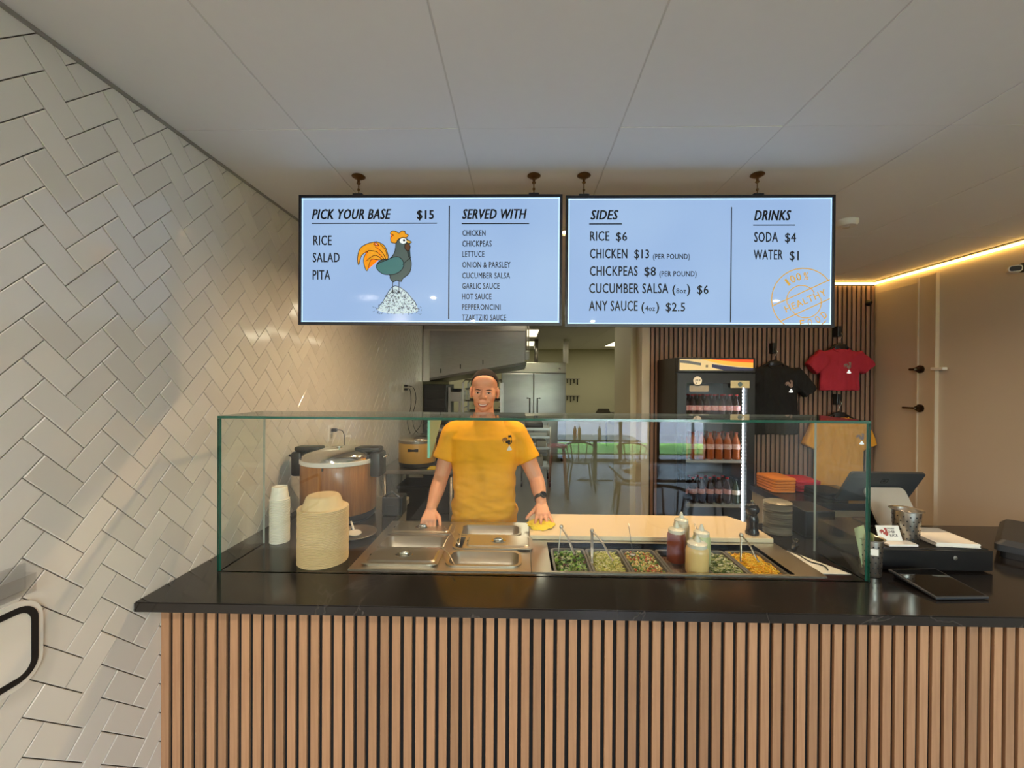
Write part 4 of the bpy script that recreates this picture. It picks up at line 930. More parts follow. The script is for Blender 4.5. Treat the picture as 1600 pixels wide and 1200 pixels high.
def hung_shirt(x, ztop, w, h, sl, th, m, label, seed, drop=.1, logo=None):
    y = BY - .075
    t = thing('t_shirt', label, 't-shirt', (x, y, ztop), 0, 'shirts hung on the slatted wall')
    me = shirt_mesh(w, h, sl, th, seed, drop); link('fabric', me, m, t)
    bm = B(); tube(bm, [(.07 * math.cos(a), -.006 - th * .5, -.012 - .035 * math.sin(a)) for a in [PI * k / 12 for k in range(13)]], .006, 6); obj('collar', bm, m, t, True)
    if logo:
        lx, lz, sc = logo; bvh = BVHTree.FromPolygons([v.co for v in me.vertices], [p.vertices for p in me.polygons])
        for nm, keys, mm in (('hen_print', ('tail', 'body', 'comb'), logo_m), ('rice_print', None, WHT)):
            bm = B()
            for pts in ([HEN[k] for k in keys] if keys else [[(520, 850), (560, 780), (600, 700), (650, 760), (700, 850)]]): flat(bm, [(lx + (p.x - 560) * sc, lz - (p.y - 560) * sc) for p in spline(pts, True, 2)], -.3)
            for v in bm.verts:
                hit = bvh.ray_cast(v.co, Vector((0, 1, 0)))
                if hit[0]: v.co.y = hit[0].y - .004
            obj(nm, bm, mm, t)
    c = thing('shirt_hanger', 'black hanger holding the ' + label.split(' on ')[0].split(' with')[0].replace('hanging ', ''), 'hanger', (x, y, ztop), 0, 'black shirt hangers')
    bm = B(); tube(bm, [(-w * .62, 0, -.04), (-.05, 0, .012), (0, 0, .03), (.05, 0, .012), (w * .62, 0, -.04)], .013, 8, flat=.9); box(bm, -.05, .05, -.012, .012, -.02, .03, .006); obj('shoulder_bar', bm, BLACKP, c, True, 40)
    bm = B(); tube(bm, [(0, 0, .03), (0, 0, .075), (.016, 0, .10), (.024, 0, .118), (.010, 0, .135), (-.004, 0, .128)], .0028, 6); obj('hook', bm, CHROME, c, True)
    bm = B(); box(bm, -.020, .020, .0, .06, .10, .20, .004); box(bm, -.006, .006, -.008, .0, .10, .15, .002); obj('wall_clip', bm, BLACKP, c)
logo_m = mat('pale print', 'b98f7c', .6, 0, .5, 60, col2='4a5458')
hung_shirt(2.385, 1.885,   .225, .66, .33, .040, mat('black cotton', '0a0a0b', .85, 0, .2, 60, .05), 'black t-shirt with small hen print on the slatted wall', 3, .19, (.115, -.195, .00024))
hung_shirt(2.985, 2.045, .185, .405, .265, .036, mat('red cotton', 'b0263a', .85, 0, .12, 40, .05), 'red cropped t-shirt on the slatted wall above the yellow one', 8, .13, (.05, -.18, .00022))
hung_shirt(2.985, 1.405, .235, .74, .275, .038, mat('mustard cotton', 'dd9a2c', .85, 0, .10, 40, .05), 'mustard yellow t-shirt behind the glass guard on the slatted wall', 12, .22, (.17, -.20, .00022))
t = thing('merchandise_table', 'dark-topped beige cabinet holding folded shirts below the hung shirts', 'cabinet', (0, 0, 0))
bm = B(); box(bm, 1.89, 2.60, 2.98, 3.53, .82, .87, .004); obj('tabletop', bm, mat('dark laminate', '26262b', .25, 0, .15, 10), t)
bm = B(); box(bm, 1.91, 2.58, 3.0, 3.52, .0, .82); obj('carcass', bm, mat('beige laminate', 'b0a48e', .5), t)
bm = B()
def folded(x, y, z, m, label, w=.185, l=.24, h=.021, s=0):
    bm = B()
    secs = []
    for k, (dz, f) in enumerate(((0, .95), (.25, 1.0), (.5, .985), (.75, 1.0), (1, .95))): secs.append([(px * f, py * f, dz * h) for px, py in rrect(w, l, .03, 4)])
    loops(bm, secs, True, True); bmesh.ops.triangulate(bm, faces=[f for f in bm.faces if len(f.verts) > 4])
    o = obj('folded_shirt', bm, m, None, True, 60); o.location = (x, y, z); o.rotation_euler = (0, 0, s); tag(o, label, 't-shirt', 'folded shirts on the beige cabinet')
for k in range(5): folded(2.005, 3.36, .871 + k * .0215, mat('orange cotton', 'd9812c', .85, 0, .15, 40, .05), 'folded orange shirt, %s' % ('topmost of its stack' if k == 4 else 'lowest of its stack' if k == 0 else ORD[4 - k] + ' from the top of its stack'), s=.02 * k)
for k in range(4): folded(2.215, 3.385, .871 + k * .0215, mat('red cotton', 'b0263a'), 'folded red shirt, %s' % ('topmost of its stack' if k == 3 else 'lowest of its stack' if k == 0 else ORD[3 - k] + ' from the top of its stack'), s=-.02 * k)
for k in range(3): folded(2.225, 3.125, .871 + k * .0215, mat('black cotton', '0a0a0b'), 'folded black shirt, %s' % ('topmost of its stack' if k == 2 else 'lowest of its stack' if k == 0 else ORD[2 - k] + ' from the top of its stack'), s=-.02 * k)

# ---------------------------------------------------------------- drinks cooler
FX0, FX1, FY0, FY1, FH = 1.305, 1.945, 3.55, 4.07, 1.915
fr = thing('drinks_cooler', 'tall black glass-door drinks cooler with striped header', 'cooler', (0, 0, 0))
bm = B(); box(bm, FX0, FX0 + .04, FY0 + .05, FY1, .02, FH); box(bm, FX1 - .04, FX1, FY0 + .05, FY1, .02, FH); box(bm, FX0 + .04, FX1 - .04, FY1 - .04, FY1, .02, FH); box(bm, FX0 + .04, FX1 - .04, FY0 + .05, FY1 - .04, 1.76, FH); box(bm, FX0 + .04, FX1 - .04, FY0 + .05, FY1 - .04, .02, .26)
obj('body', bm, BLACKP, fr)
bm = B(); box(bm, FX0 + .041, FX1 - .041, FY1 - .05, FY1 - .041, .27, 1.75); obj('liner', bm, mat('grey liner', 'a9aaae', .4), fr)
bm = B(); box(bm, FX0, FX1, FY0 + .0, FY0 + .049, 1.79, FH, .004); obj('header', bm, BLACKP, fr)
bm = B()
w = .605; hx, hz = FX0 + .015, 1.808; hh = .092
box(bm, hx, hx + w, FY0 - .004, FY0 - .001, hz, hz + hh); obj('header_panel', bm, emis('header cream', 'd8c79a', .30), fr)
def strp(pts, m, d): bm = B(); flat(bm, [(hx + u * w, hz + v * hh) for u, v in pts], FY0 - .0045 - d); obj('stripe', bm, m, fr)
strp([(.42, 1), (.6, .86), (.8, .72), (1, .70), (1, 1)], emis('header orange', 'e2501c', .6), 0)
strp([(.3, 1), (.42, 1), (.6, .86), (.8, .72), (1, .70), (1, .26), (.8, .36), (.6, .5), (.45, .74)], emis('header yellow', 'e9b64c', .35), .0002)
strp([(.44, .56), (.6, .42), (.8, .27), (1, .22), (1, .0), (.6, .0), (.44, .26)], emis('header navy', '2c3050', .4), .0003)
strp([(0, .92), (.12, .86), (.29, .66), (.29, .42), (.12, .6), (0, .68)], emis('header grey', '5c6264', .4), .0003)
text('II', hx + .355 * w, hx + .385 * w, hz + .26 * hh, .020, INK, fr, FY0 - .0052, .01)
text('Cold Drinks', hx + .08 * w, hx + .26 * w, hz + .30 * hh, .012, BRN, fr, FY0 - .0052, 0, .2) if False else None
# door
bm = B(); y0, y1 = FY0 + .002, FY0 + .046
box(bm, FX0, FX0 + .075, y0, y1, .12, 1.782); box(bm, FX1 - .062, FX1, y0, y1, .12, 1.782); box(bm, FX0 + .075, FX1 - .062, y0, y1, 1.70, 1.782); box(bm, FX0 + .075, FX1 - .062, y0, y1, .12, .26); dr = obj('door', bm, BLACKP, fr)
bm = B(); box(bm, FX0 + .07, FX1 - .058, FY0 + .018, FY0 + .024, .255, 1.705); obj('pane', bm, glass('cooler glass', (.92, .94, .95)), dr)
bm = B(); tube(bm, [(FX0 + .03, FY0 + .002, .9), (FX0 + .03, FY0 - .03, .92), (FX0 + .03, FY0 - .03, 1.25), (FX0 + .03, FY0 + .002, 1.27)], .009); obj('handle', bm, BLACKP, dr, True)
bm = B(); box(bm, FX1 - .070, FX1 - .063, FY0 + .05, FY0 + .062, .30, 1.68); obj('light_strip', bm, emis('cooler light', 'e9f2ff', 5), fr)
bm = B(); 
for k in range(46): box(bm, FX1 - .074, FX1 - .0705, FY0 + .052, FY0 + .060, .31 + k * .03, .325 + k * .03)
tag(obj('light_diodes', bm, emis('cooler diode', 'ffffff', 14), fr), kind='stuff')
SHZ = [1.385, 1.050, .672, .275]
SHELF = mat('white wire shelf', 'cfd2d4', .35, .3)
for z in SHZ:
    bm = B(); 
    for k in range(9): tube(bm, [(FX0 + .05, FY0 + .06 + k * .045, z - .004), (FX1 - .05, FY0 + .06 + k * .045, z - .004)], .0028, 4)
    box(bm, FX0 + .045, FX1 - .045, FY0 + .055, FY0 + .060, z - .022, z); box(bm, FX0 + .045, FX1 - .045, FY0 + .061, FY1 - .06, z - .009, z - .007); obj('shelf', bm, SHELF, fr)
def bottle_proto(name, label, body, lab, capm, h, r, shape, tint=None):
    t = thing(name, label, 'bottle', (0, 0, 0)); m = mat('drink ' + body, body, .08, 0, .05, 10)
    bm = B(); lathe(bm, shape(r, h), 14); obj('bottle_body', bm, m, t, True, 50)
    if lab:
        bm = B(); lathe(bm, [(r * 1.0, h * .40), (r * 1.03, h * .40), (r * 1.03, h * .60), (r * 1.0, h * .60)], 14); obj('label', bm, mat('label ' + lab, lab, .4, 0, .35, 60, col2='e8d8d8'), t, True, 40)
    bm = B(); lathe(bm, [(r * .42, h), (r * .45, h + .002), (r * .45, h + .014), (0, h + .015)], 12); obj('cap', bm, mat('cap ' + capm, capm, .35), t, True, 40)
    return t
soda = lambda r, h: [(0, 0), (r * .9, 0), (r, .01), (r * .92, h * .3), (r, h * .45), (r, h * .62), (r * .75, h * .78), (r * .38, h * .92), (r * .38, h), (0, h)]
can = lambda r, h: [(0, 0), (r * .85, 0), (r, .008), (r, h * .9), (r * .5, h * .97), (r * .45, h), (0, h)]
rows = [('cola_bottle', '2b1512', 'c2242a', 'b22026', .205, .032, soda, SHZ[0], 8, .07, 'red-labelled cola bottle on the top shelf of the cooler'),
        ('tea_bottle', 'a2542a', 'c46a35', '8a3020', .215, .034, soda, SHZ[1], 7, .075, 'orange-brown tea bottle on the second shelf of the cooler'),
        ('cola_bottle', '2b1512', 'c2242a', 'b22026', .205, .032, soda, SHZ[2], 7, .07, 'red-labelled cola bottle on the third shelf of the cooler'),
        ('water_bottle', '8fa3b4', '4a6a94', 'd8e0e8', .200, .032, soda, SHZ[3], 7, .075, 'clear water bottle on the bottom shelf of the cooler')]
for nm, body, lab, cp, h, r, sh, z, n, step, lb in rows:
    proto = None
    for row in range(2):
        for i in range(n):
            if nm == 'tea_bottle' and i in (3, 4, 5): bd = 1
            x = FX0 + .105 + i * (.44 / (n - 1)); y = FY0 + .115 + row * .085
            if i == n - 1 and z == SHZ[2]:
                o = bottle_proto('juice_bottle', 'x', '20301c', 'e2dccb', '222222', .19, .034, soda)
                o['label'] = 'dark green bottle with white label at the right of the third shelf, %s row' % ('front', 'back')[row]
            else:
                o = bottle_proto(nm, 'x', body, lab, cp, h, r, sh) if proto is None else copy_tree(proto)
                if proto is None: proto = o
                o['label'] = '%s, %s row, %s from the left' % (lb, ('front', 'back')[row], ORD[i])
            o['group'] = lb.split(' bottle')[0] + ' bottles, ' + lb.split(' on the ')[1]; o.location = (x, y, z + .001)
t = thing('round_sticker', 'round white sticker at the top left of the cooler door', 'sticker', (FX0 + .165, FY0 - .0005, 1.720))
bm = B(); lathe(bm, [(0, 0), (.036, 0), (.036, .0012), (0, .0012)], 28, M=Matrix.Rotation(PI / 2, 4, 'X')); obj('disc', bm, PAPER, t)
text('#1', -.022, .022, -.004, .018, INK, t, -.0016, .03)
for k in (-1, 0, 1): text('$'[0], -.016 + k * .0, -.006, -.026, .014, INK, t, -.0016, .03) if k == 0 else None
t = thing('price_card', 'small price card taped on the cooler glass below the round sticker', 'card', (FX0 + .19, FY0 + .0145, 1.655))
bm = B(); box(bm, -.085, .075, 0, .001, -.025, .025); obj('card', bm, mat('faded card', 'a79f92', .6, 0, .3, 40), t)
t = thing('framed_banknote', 'banknote taped at the top right corner of the cooler door', 'banknote', (FX1 - .125, FY0 - .0015, 1.693))
bm = B(); box(bm, -.078, .078, 0, .001, -.030, .030); obj('note', bm, mat('cream note', 'cfc69c', .6, 0, .3, 60), t)
bm = B(); lathe(bm, [(0, 0), (.019, 0), (.019, .0006), (0, .0006)], 18, M=Matrix.Translation((0, -.0002, 0)) @ Matrix.Rotation(PI / 2, 4, 'X')); obj('portrait_oval', bm, SLT, t)

# ---------------------------------------------------------------- kitchen
tb = thing('work_table', 'steel work table against the tiled wall under the yellow rice cooker', 'table', (0, 0, 0)); TZ = .862
bm = B(); box(bm, LX + .02, -.62, 3.96, 4.86, TZ - .04, TZ, .004); obj('tabletop', bm, STEEL2, tb)
bm = B(); box(bm, LX + .05, -.66, 4.0, 4.82, .32, .34); obj('undershelf', bm, STEEL2, tb)
for x in (LX + .06, -.66):
    for y in (4.0, 4.82):
        bm = B(); tube(bm, [(x, y, 0), (x, y, TZ - .04)], .02, 10); obj('leg', bm, STEEL2, tb, True)
YEL = mat('yellow enamel', 'bd9443', .4, 0, .06, 6)
t = cooker((-1.03, 4.20, TZ + .001), .183, .235, YEL, 'yellow rice cooker with steel lid on the work table', False)
bm = B(); tube(bm, [(-.05, 0, 0), (.05, 0, 0)], .018, 10, flat=.9); o = obj('grip', bm, BLACKM, t, True); o.location = (0, -.17, .175)
t = cooker((-.83, 4.60, TZ + .001), .19, .31, mat('dark maroon enamel', '3a1712', .35), 'dark maroon rice cooker behind the yellow one', False)
bm = B(); 
for s in (-1, 1): box(bm, min(s * .18, s * .23), max(s * .18, s * .23), -.05, .05, .26, .38, .012)
obj('handle', bm, BLACKP, t)
bm = B(); box(bm, 0, .20, 0, .14, 0, .012, .004); o = obj('sponge_cloth', bm, mat('yellow cloth', 'e3c234', .9, 0, .2, 40, .2)); o.location = (-.885, 3.98, TZ + .001); tag(o, 'flat yellow cloth on the work table beside the yellow rice cooker', 'cloth')
for k, (x, y, w, h, lb) in enumerate(((-1.20, 4.1, .30, .34, 'black bin under the work table near the wall'), (-.85, 4.3, .22, .42, 'black crate under the work table near its free end'))):
    bm = B(); box(bm, 0, w, 0, .35, 0, h, .01); box(bm, -.008, w + .008, -.008, .358, h - .03, h, .004); o = obj('storage_bin', bm, BLACKP); o.location = (x, y, .341 if k else .341); tag(o, lb, 'bin')
t = thing('waste_bin', 'grey upright waste bin between the counter and the work table', 'bin', (-1.13, 3.25, 0))
bm = B(); loops(bm, [[(x, y, 0) for x, y in rrect(.34, .40, .05)], [(x, y, .70) for x, y in rrect(.40, .50, .05)], [(x, y, .70) for x, y in rrect(.43, .53, .06)], [(x, y, .74) for x, y in rrect(.43, .53, .06)], [(x, y, .74) for x, y in rrect(.38, .48, .05)], [(x, y, .04) for x, y in rrect(.32, .38, .05)]], True, True); obj('bin_body', bm, mat('grey bin', '8d8a80', .5), t, True, 40)
bm = B(); box(bm, 0, .12, 0, .10, 0, .11, .008); box(bm, .03, .09, -.006, 0, .02, .06, .002); tube(bm, [(.02, .0, .11), (.06, 0, .14), (.10, 0, .11)], .006); o = obj('black_device', bm, BLACKP); o.location = (-.80, 2.42, CT + .001); tag(o, 'small black device behind the large rice cooker on the counter', 'device')
# exhaust hood
HY = 5.80
t = thing('exhaust_hood', 'stainless exhaust hood with slanted underside over the kitchen', 'hood', (0, 0, 0))
bm = B(); prof = [(LX + .01, 1.735), (LX + .01, 2.60), (.06, 2.60), (.06, 1.995), (.04, 1.975)]
prism(bm, prof, 2.2, Matrix(((1, 0, 0, 0), (0, 0, 1, HY), (0, 1, 0, 0), (0, 0, 0, 1)))); obj('hood_body', bm, STEEL2, t)
bm = B(); prism(bm, [(LX + .01, 1.70), (LX + .01, 1.733), (.04, 1.973), (.075, 1.99), (.075, 1.955), (.05, 1.94)], 2.2, Matrix(((1, 0, 0, 0), (0, 0, 1, HY - .02), (0, 1, 0, 0), (0, 0, 0, 1)))); obj('grease_channel', bm, mat('dark grey steel', '6d6861', .35, .9), t)  # channel in a darker steel than the hood body
bm = B(); box(bm, LX + .01, LX + .10, HY - .035, HY - .001, 1.70, 2.40, .003); box(bm, LX + .01, .06, HY - .012, HY - .001, 2.40, 2.42); obj('corner_trim', bm, STEEL, t)
for x, z in ((LX + .25, 1.82), (LX + .52, 1.88), (LX + .83, 1.94)):
    bm = B(); box(bm, x - .006, x + .006, HY - .004, HY, z, z + .06); obj('slot', bm, BLACKM, t)
bm = B(); tube(bm, [(.07, HY + .01, 2.62), (.07, HY + .01, 2.14)], .012); tube(bm, [(.10, HY + .01, 2.62), (.10, HY + .01, 2.14)], .009); box(bm, .05, .115, HY - .02, HY + .05, 2.00, 2.13, .006); obj('conduit_box', bm, STEEL2, t)
bm = B(); box(bm, LX + .01, LX + .32, HY + .02, HY + .7, .1, 1.66)
for k in range(12): box(bm, LX + .02, LX + .30, HY + .005, HY + .02, .2 + k * .12, .26 + k * .12)
tag(obj('kitchen_oven', bm, mat('dark oven steel', '3c3a37', .4, .7)), 'tall dark louvred oven under the left end of the hood', 'oven')
t = thing('steel_shelf_unit', 'steel equipment stand right of the dark oven', 'shelf', (-1.02, HY + .15, 0))
bm = B(); box(bm, 0, .17, 0, .6, 1.42, 1.56, .004); box(bm, -.005, .03, -.02, .03, 0, 1.62); box(bm, .0, .17, 0, .6, .9, .93); box(bm, .14, .17, 0, .03, 0, 1.42); obj('stand', bm, STEEL2, t)
bm = B(); box(bm, .03, .16, .1, .3, 1.562, 1.60, .01); obj('black_tool', bm, BLACKP, t)
t = thing('bun_rack', 'aluminium bun pan rack behind the man', 'rack', (0, 0, 0)); AL = mat('bright aluminium', 'd0cfca', .3, .9)
rx0, rx1, ry0 = -.83, -.285, 6.05
for x in (rx0, rx1):
    for y in (ry0, ry0 + .6):
        bm = B(); box(bm, x - .013, x + .013, y - .013, y + .013,   .12, 1.69); obj('post', bm, AL, t)
bm = B(); 
for y in (ry0, ry0 + .6): tube(bm, [(rx0, y, 1.68), (rx0 + .03, y, 1.73), (rx1 - .03, y, 1.73), (rx1, y, 1.68)], .012)
box(bm, rx0, rx1, ry0, ry0 + .6, .12, .14); obj('frame', bm, AL, t)
for k in range(17):
    z = .22 + k * .085
    bm = B()
    for x in (rx0 + .02, rx1 - .02): box(bm, x - .014, x + .014, ry0, ry0 + .6, z, z + .006)
    obj('rail', bm, AL, t)
for k in range(0, 17, 2):
    z = .228 + k * .085; bm = B(); loops(bm, [[(x * .97, y * .97, 0) for x, y in rrect(.49, .58, .02)], [(x, y, .022) for x, y in rrect(.50, .59, .02)]], cap0=True); o = obj('sheet_tray', bm, AL); o.location = ((rx0 + rx1) / 2, ry0 + .3, z); tag(o, 'aluminium sheet tray in the bun rack, %s from the bottom' % ORD[k // 2], 'tray', 'trays in the bun rack')
for a in (0, 1, 2, 3):
    bm = B(); tube(bm, [(0, -.012, 0), (0, .012, 0)], .05, 14); o = obj('caster', bm, BLACKP, t, True, 40); o.location = ((rx0, rx1)[a % 2], (ry0, ry0 + .6)[a // 2], .055)
# reach-in refrigerator
t = thing('steel_refrigerator', 'two-door stainless refrigerator at the back of the kitchen', 'refrigerator', (-.36, 9.0, 0)); K = 9.0 / 8.4
bm = B(); box(bm, -.06, 1.32, .05, .85, .12, 2.12, .01); obj('body', bm, STEEL2, t)
bm = B(); box(bm, -.06, 1.32, .0, .049, 1.90, 2.12, .006); obj('top_grille', bm, STEEL, t)
for xa, xb, hx_ in ((-.055, .625, .55), (.635, 1.315, .71)):
    bm = B(); box(bm, xa, xb, -.01, .048, .20, 1.885, .008); d = obj('door', bm, mat('brushed door steel', 'b9b7b2', .28, 1, .3, 2.2, .06, stretch=(1, 1, 3)), t)
    bm = B(); tube(bm, [(hx_ + (-.06 if hx_ < .63 else .06), -.012, 1.36), (hx_, -.04, 1.36), (hx_, -.045, 1.05), (hx_, -.012, 1.02)], .014); obj('handle', bm, BLACKP, d, True)
bm = B(); lathe(bm, [(0, 0), (.02, 0), (.02, .004), (0, .004)], 12, (1.18, -.001, 1.99), Matrix.Rotation(PI / 2, 4, 'X')); obj('badge', bm, CHROME, t)
for x in (0, 1.25):
    for y in (.12, .8):
        bm = B(); tube(bm, [(x, y, 0), (x, y, .12)], .03, 10); obj('leg', bm, BLACKP, t, True)
for x, r, nm in ((.34, .045, 'grey vent pipe rising above the steel refrigerator'), (1.0, .06, 'white pipe rising right above the steel refrigerator')):
    bm = B(); tube(bm, [(x, 9.5, 2.125), (x, 9.5, 2.66)], r, 14); tag(obj('vent_pipe', bm, WHITEP if r > .05 else STEEL2, None, True), nm, 'pipe')
# cart with wheels right of the man
t = thing('utility_cart', 'steel wire cart on black casters right behind the man', 'cart', (.02, 6.85, 0))
for z in (.30, .62, .80, .93):
    bm = B(); box(bm, 0, .46, 0, .6, z, z + .012)
    box(bm, 0, .46, -.006, 0, z - .01, z + .03); obj('shelf', bm, AL, t)
for x in (0, .46):
    for y in (0, .6):
        bm = B(); tube(bm, [(x, y, .1), (x, y, .98)], .013, 8); obj('post', bm, AL, t, True)
        bm = B(); tube(bm, [(x - .014, y, .05), (x + .014, y, .05)], .05, 14); obj('caster', bm, BLACKP, t, True, 40)
for k, (x, z, w, h, m, lb) in enumerate(((.05, .943, .30, .09, BLACKP, 'black container on top of the wire cart'), (.24, .633, .16, .11, CREAM, 'pale tub on the second shelf of the wire cart'), (.05, .313, .3, .16, CREAM, 'pale bag on the lowest shelf of the wire cart'))):
    bm = B(); box(bm, 0, w, 0, .35, 0, h, .02); o = obj('container', bm, m, None, True, 40); o.location = (.02 + x, 6.93, z); tag(o, lb, 'container')
# sink with spray faucet, wall hooks
t = thing('kitchen_sink', 'steel sink against the right kitchen wall', 'sink', (2.25, 10.2, 0))
bm = B(); R0, R1 = rrect(.80, 1.3, .03), rrect(.68, 1.1, .06); loops(bm, [[(x + .43, y + .65, .84) for x, y in R0], [(x + .43, y + .65, .91) for x, y in R0], [(x + .43, y + .65, .91) for x, y in R1], [(x + .43, y + .65, .62) for x, y in R1]], cap1=True); box(bm, .82, .85, 0, 1.3, .9, 1.15); obj('basin', bm, STEEL2, t)
bm = B(); prism(bm, [(.0, .0), (.42, .0), (.36, .16), (.10, .16)], .02, Matrix(((1, 0, 0, -.45), (0, 0, 1, .2), (0, 1, 0, .90), (0, 0, 0, 1)))); obj('drainboard', bm, mat('dark grey steel', '6d6861'), t)
for x in (.06, .8):
    for y in (.06, 1.24):
        bm = B(); tube(bm, [(x, y, 0), (x, y, .84)], .022, 8); obj('leg', bm, STEEL2, t, True)
bm = B(); tube(bm, spline([(.55, .3, .91), (.55, .3, 1.5), (.52, .3, 1.8), (.38, .3, 1.92), (.20, .3, 1.90), (.10, .3, 1.72), (.09, .3, 1.35)], False, 6), .014, 8); tube(bm, [(.09, .3, 1.36), (.09, .3, 1.2)], .028, 8); obj('spray_faucet', bm, STEEL2, t, True)
bm = B(); tube(bm, [(.3, .5, .91), (.3, .5, 1.1), (.45, .5, 1.15)], .012); box(bm, .5, .72, .1, .35, .912, 1.12, .01); obj('soap_dispenser', bm, CREAM, t)
for x, z, lb in ((1.30, 1.80, 'upper hook rail on the far kitchen wall'), (1.30, 1.30, 'lower utensil rack on the far kitchen wall')):
    t = thing('hook_rail', lb, 'rack', (x, KY - .01, z), 0, 'kitchen wall racks')
    bm = B(); box(bm, 0, .42, -.02, 0, -.01, .02); obj('rail', bm, STEEL2, t)
    for k in range(4):
        bm = B(); tube(bm, [(.05 + k * .1, -.02, 0), (.05 + k * .1, -.03, -.12 - .05 * (k % 2)), (.05 + k * .1, -.05, -.10)], .012, 6); obj('hook', bm, BLACKP, t, True)

# ---------------------------------------------------------------- dining area behind the camera (seen in the glass)
DARKW = mat('dark table top', '1d1c1d', .18, 0, .2, 6); BENT = mat('black metal', '121213', .35, .2)
def table(x, y, w, l, label):
    t = thing('dining_table', label, 'table', (x, y, 0))
    bm = B(); box(bm, 0, w, 0, l, .72, .75, .004); obj('tabletop', bm, DARKW, t)
    bm = B(); tube(bm, [(w / 2, l / 2, .02), (w / 2, l / 2, .72)], .035, 12); obj('pedestal', bm, BENT, t, True)
    bm = B(); box(bm, w / 2 - .3, w / 2 + .3, l / 2 - .03, l / 2 + .03, 0, .02); box(bm, w / 2 - .03, w / 2 + .03, l / 2 - .3, l / 2 + .3, .0, .0199); obj('foot', bm, BENT, t)
table(.62, -4.35, 1.35, .72, 'dark dining table reflected in the guard, near the shop window')
table(1.02, -1.55, .75, .75, 'dark dining table reflected in the guard, close behind the viewpoint')
def chair():
    t = thing('dining_chair', 'x', 'chair', (0, 0, 0), 0, 'black metal dining chairs')
    bm = B(); lathe(bm, [(0, .44), (.20, .44), (.21, .45), (.20, .462), (0, .462)], 24); obj('seat', bm, BENT, t, True, 40)
    for sx in (-1, 1):
        for sy in (-1, 1): bm = B(); tube(bm, [(sx * .15, sy * .15, .44), (sx * .21, sy * .21, 0)], .013, 8); obj('leg', bm, BENT, t, True)
    bm = B(); tube(bm, spline([(.22 * math.cos(a), .22 * math.sin(a), .68 + .04 * math.sin(a)) for a in [PI * k / 8 for k in range(9)]], False, 3), .016, 8)
    for a in (.0, .9, PI / 2, PI - .9, PI): tube(bm, [(.17 * math.cos(a), .17 * math.sin(a), .45), (.22 * math.cos(a), .22 * math.sin(a), .68 + .04 * math.sin(a))], .009, 6)
    obj('backrest', bm, BENT, t, True); return t
ch = None
for x, y, r, lb in ((1.98, -1.25, -1.4, 'black curved-back chair right of the near dining table'), (1.35, -.45, PI, 'black curved-back chair in front of the near dining table'), (1.4, -2.0, 0.1, 'black curved-back chair behind the near dining table'), (.95, -3.35, PI, 'black curved-back chair in front of the window table'), (1.75, -3.3, PI + .3, 'black curved-back chair right of the window table front'), (.25, -3.95, 1.5, 'black curved-back chair at the left end of the window table')):
    o = chair() if ch is None else copy_tree(ch); ch = ch or o
    o['label'] = lb; o.location = (x, y, 0); o.rotation_euler = (0, 0, r)
t = thing('bar_stool', 'red metal bar stool beside the window table', 'stool', (.55, -2.9, 0)); RED = mat('red metal', 'c2251c', .3)
bm = B(); lathe(bm, [(0, .74), (.15, .74), (.155, .76), (.14, .775), (0, .775)], 20); obj('seat', bm, RED, t, True, 40)
for k in range(4):
    a = PI / 4 + k * PI / 2; bm = B(); tube(bm, [(.12 * math.cos(a), .12 * math.sin(a), .74), (.2 * math.cos(a), .2 * math.sin(a), 0)], .014, 8); obj('leg', bm, RED, t, True)
for k, (x, c, lb) in enumerate(((.95, 'c22018', 'red ketchup bottle on the window table'), (1.03, 'd8a21c', 'yellow mustard bottle on the window table'), (1.38, 'e2ded2', 'white salt shaker on the window table'))):
    bm = B(); lathe(bm, [(0, 0), (.03, 0), (.03, .12), (.012, .16), (.008, .19), (0, .19)], 14); o = obj('condiment_bottle', bm, mat('condiment ' + c, c, .3), None, True, 40); o.location = (x, -4.05, .751); tag(o, lb, 'bottle')
t = thing('sun_hat', 'brown brimmed hat lying on the near dining table', 'hat', (1.28, -1.15, .751))
bm = B(); lathe(bm, [(0, .10), (.06, .095), (.085, .06), (.09, .012), (.17, .006), (.175, .0), (.09, .004), (0, .004)], 28); obj('hat_body', bm, mat('brown felt', '6b4a2e', .9), t, True, 60)

# ---------------------------------------------------------------- the man behind the counter
SKIN = mat('skin', 'e6a883', .5, 0, .12, 14, .03, col2='d88f68', sss=.12)
HX, HY_, HZ = -.212, 2.46, 1.652       # head centre
man = thing('person', 'smiling man in a yellow t-shirt leaning on the counter', 'person', (HX, 2.55, 0))
O = Vector((HX, 2.55, 0)); H = Vector((HX, HY_, HZ))
bm = B()
HR = Matrix.Rotation(math.radians(3), 4, 'X') @ Matrix.Rotation(math.radians(2), 4, 'Y')
def hp(x, y, z): return H + (HR @ Vector((x, y, z)))
def hs(c, r, u=20, v=14): sph(bm, hp(*c), r, u, v)
hs((0, .012, .035), (.076, .096, .084)); hs((0, -.030, -.02), (.068, .062, .082)); hs((0, -.034, -.072), (.049, .050, .046)); hs((0, -.062, -.096), (.026, .026, .024)); hs((0, -.045, .050), (.062, .045, .045))
for s in (-1, 1):
    hs((s * .040, -.058, -.030), (.025, .024, .028)); hs((s * .040, -.022, -.070), (.018, .036, .030))
    capsule(bm, hp(s * .012, -.085, .014), hp(s * .040, -.076, .015), .0075, .006)
    sph(bm, hp(s * .078, .008, -.012), (.009, .020, .032), 14, 10, Matrix.Rotation(s * .3, 4, 'Z')); hs((s * .077, .002, -.036), (.008, .010, .012))
    hs((s * .014, -.098, -.035), (.010, .012, .009))
    capsule(bm, hp(s * .016, -.090, -.042), hp(s * .036, -.078, -.064), .006, .005)
capsule(bm, hp(0, -.088, .012), hp(0, -.108, -.026), .0075, .011); hs((0, -.106, -.031), (.012, .013, .010))
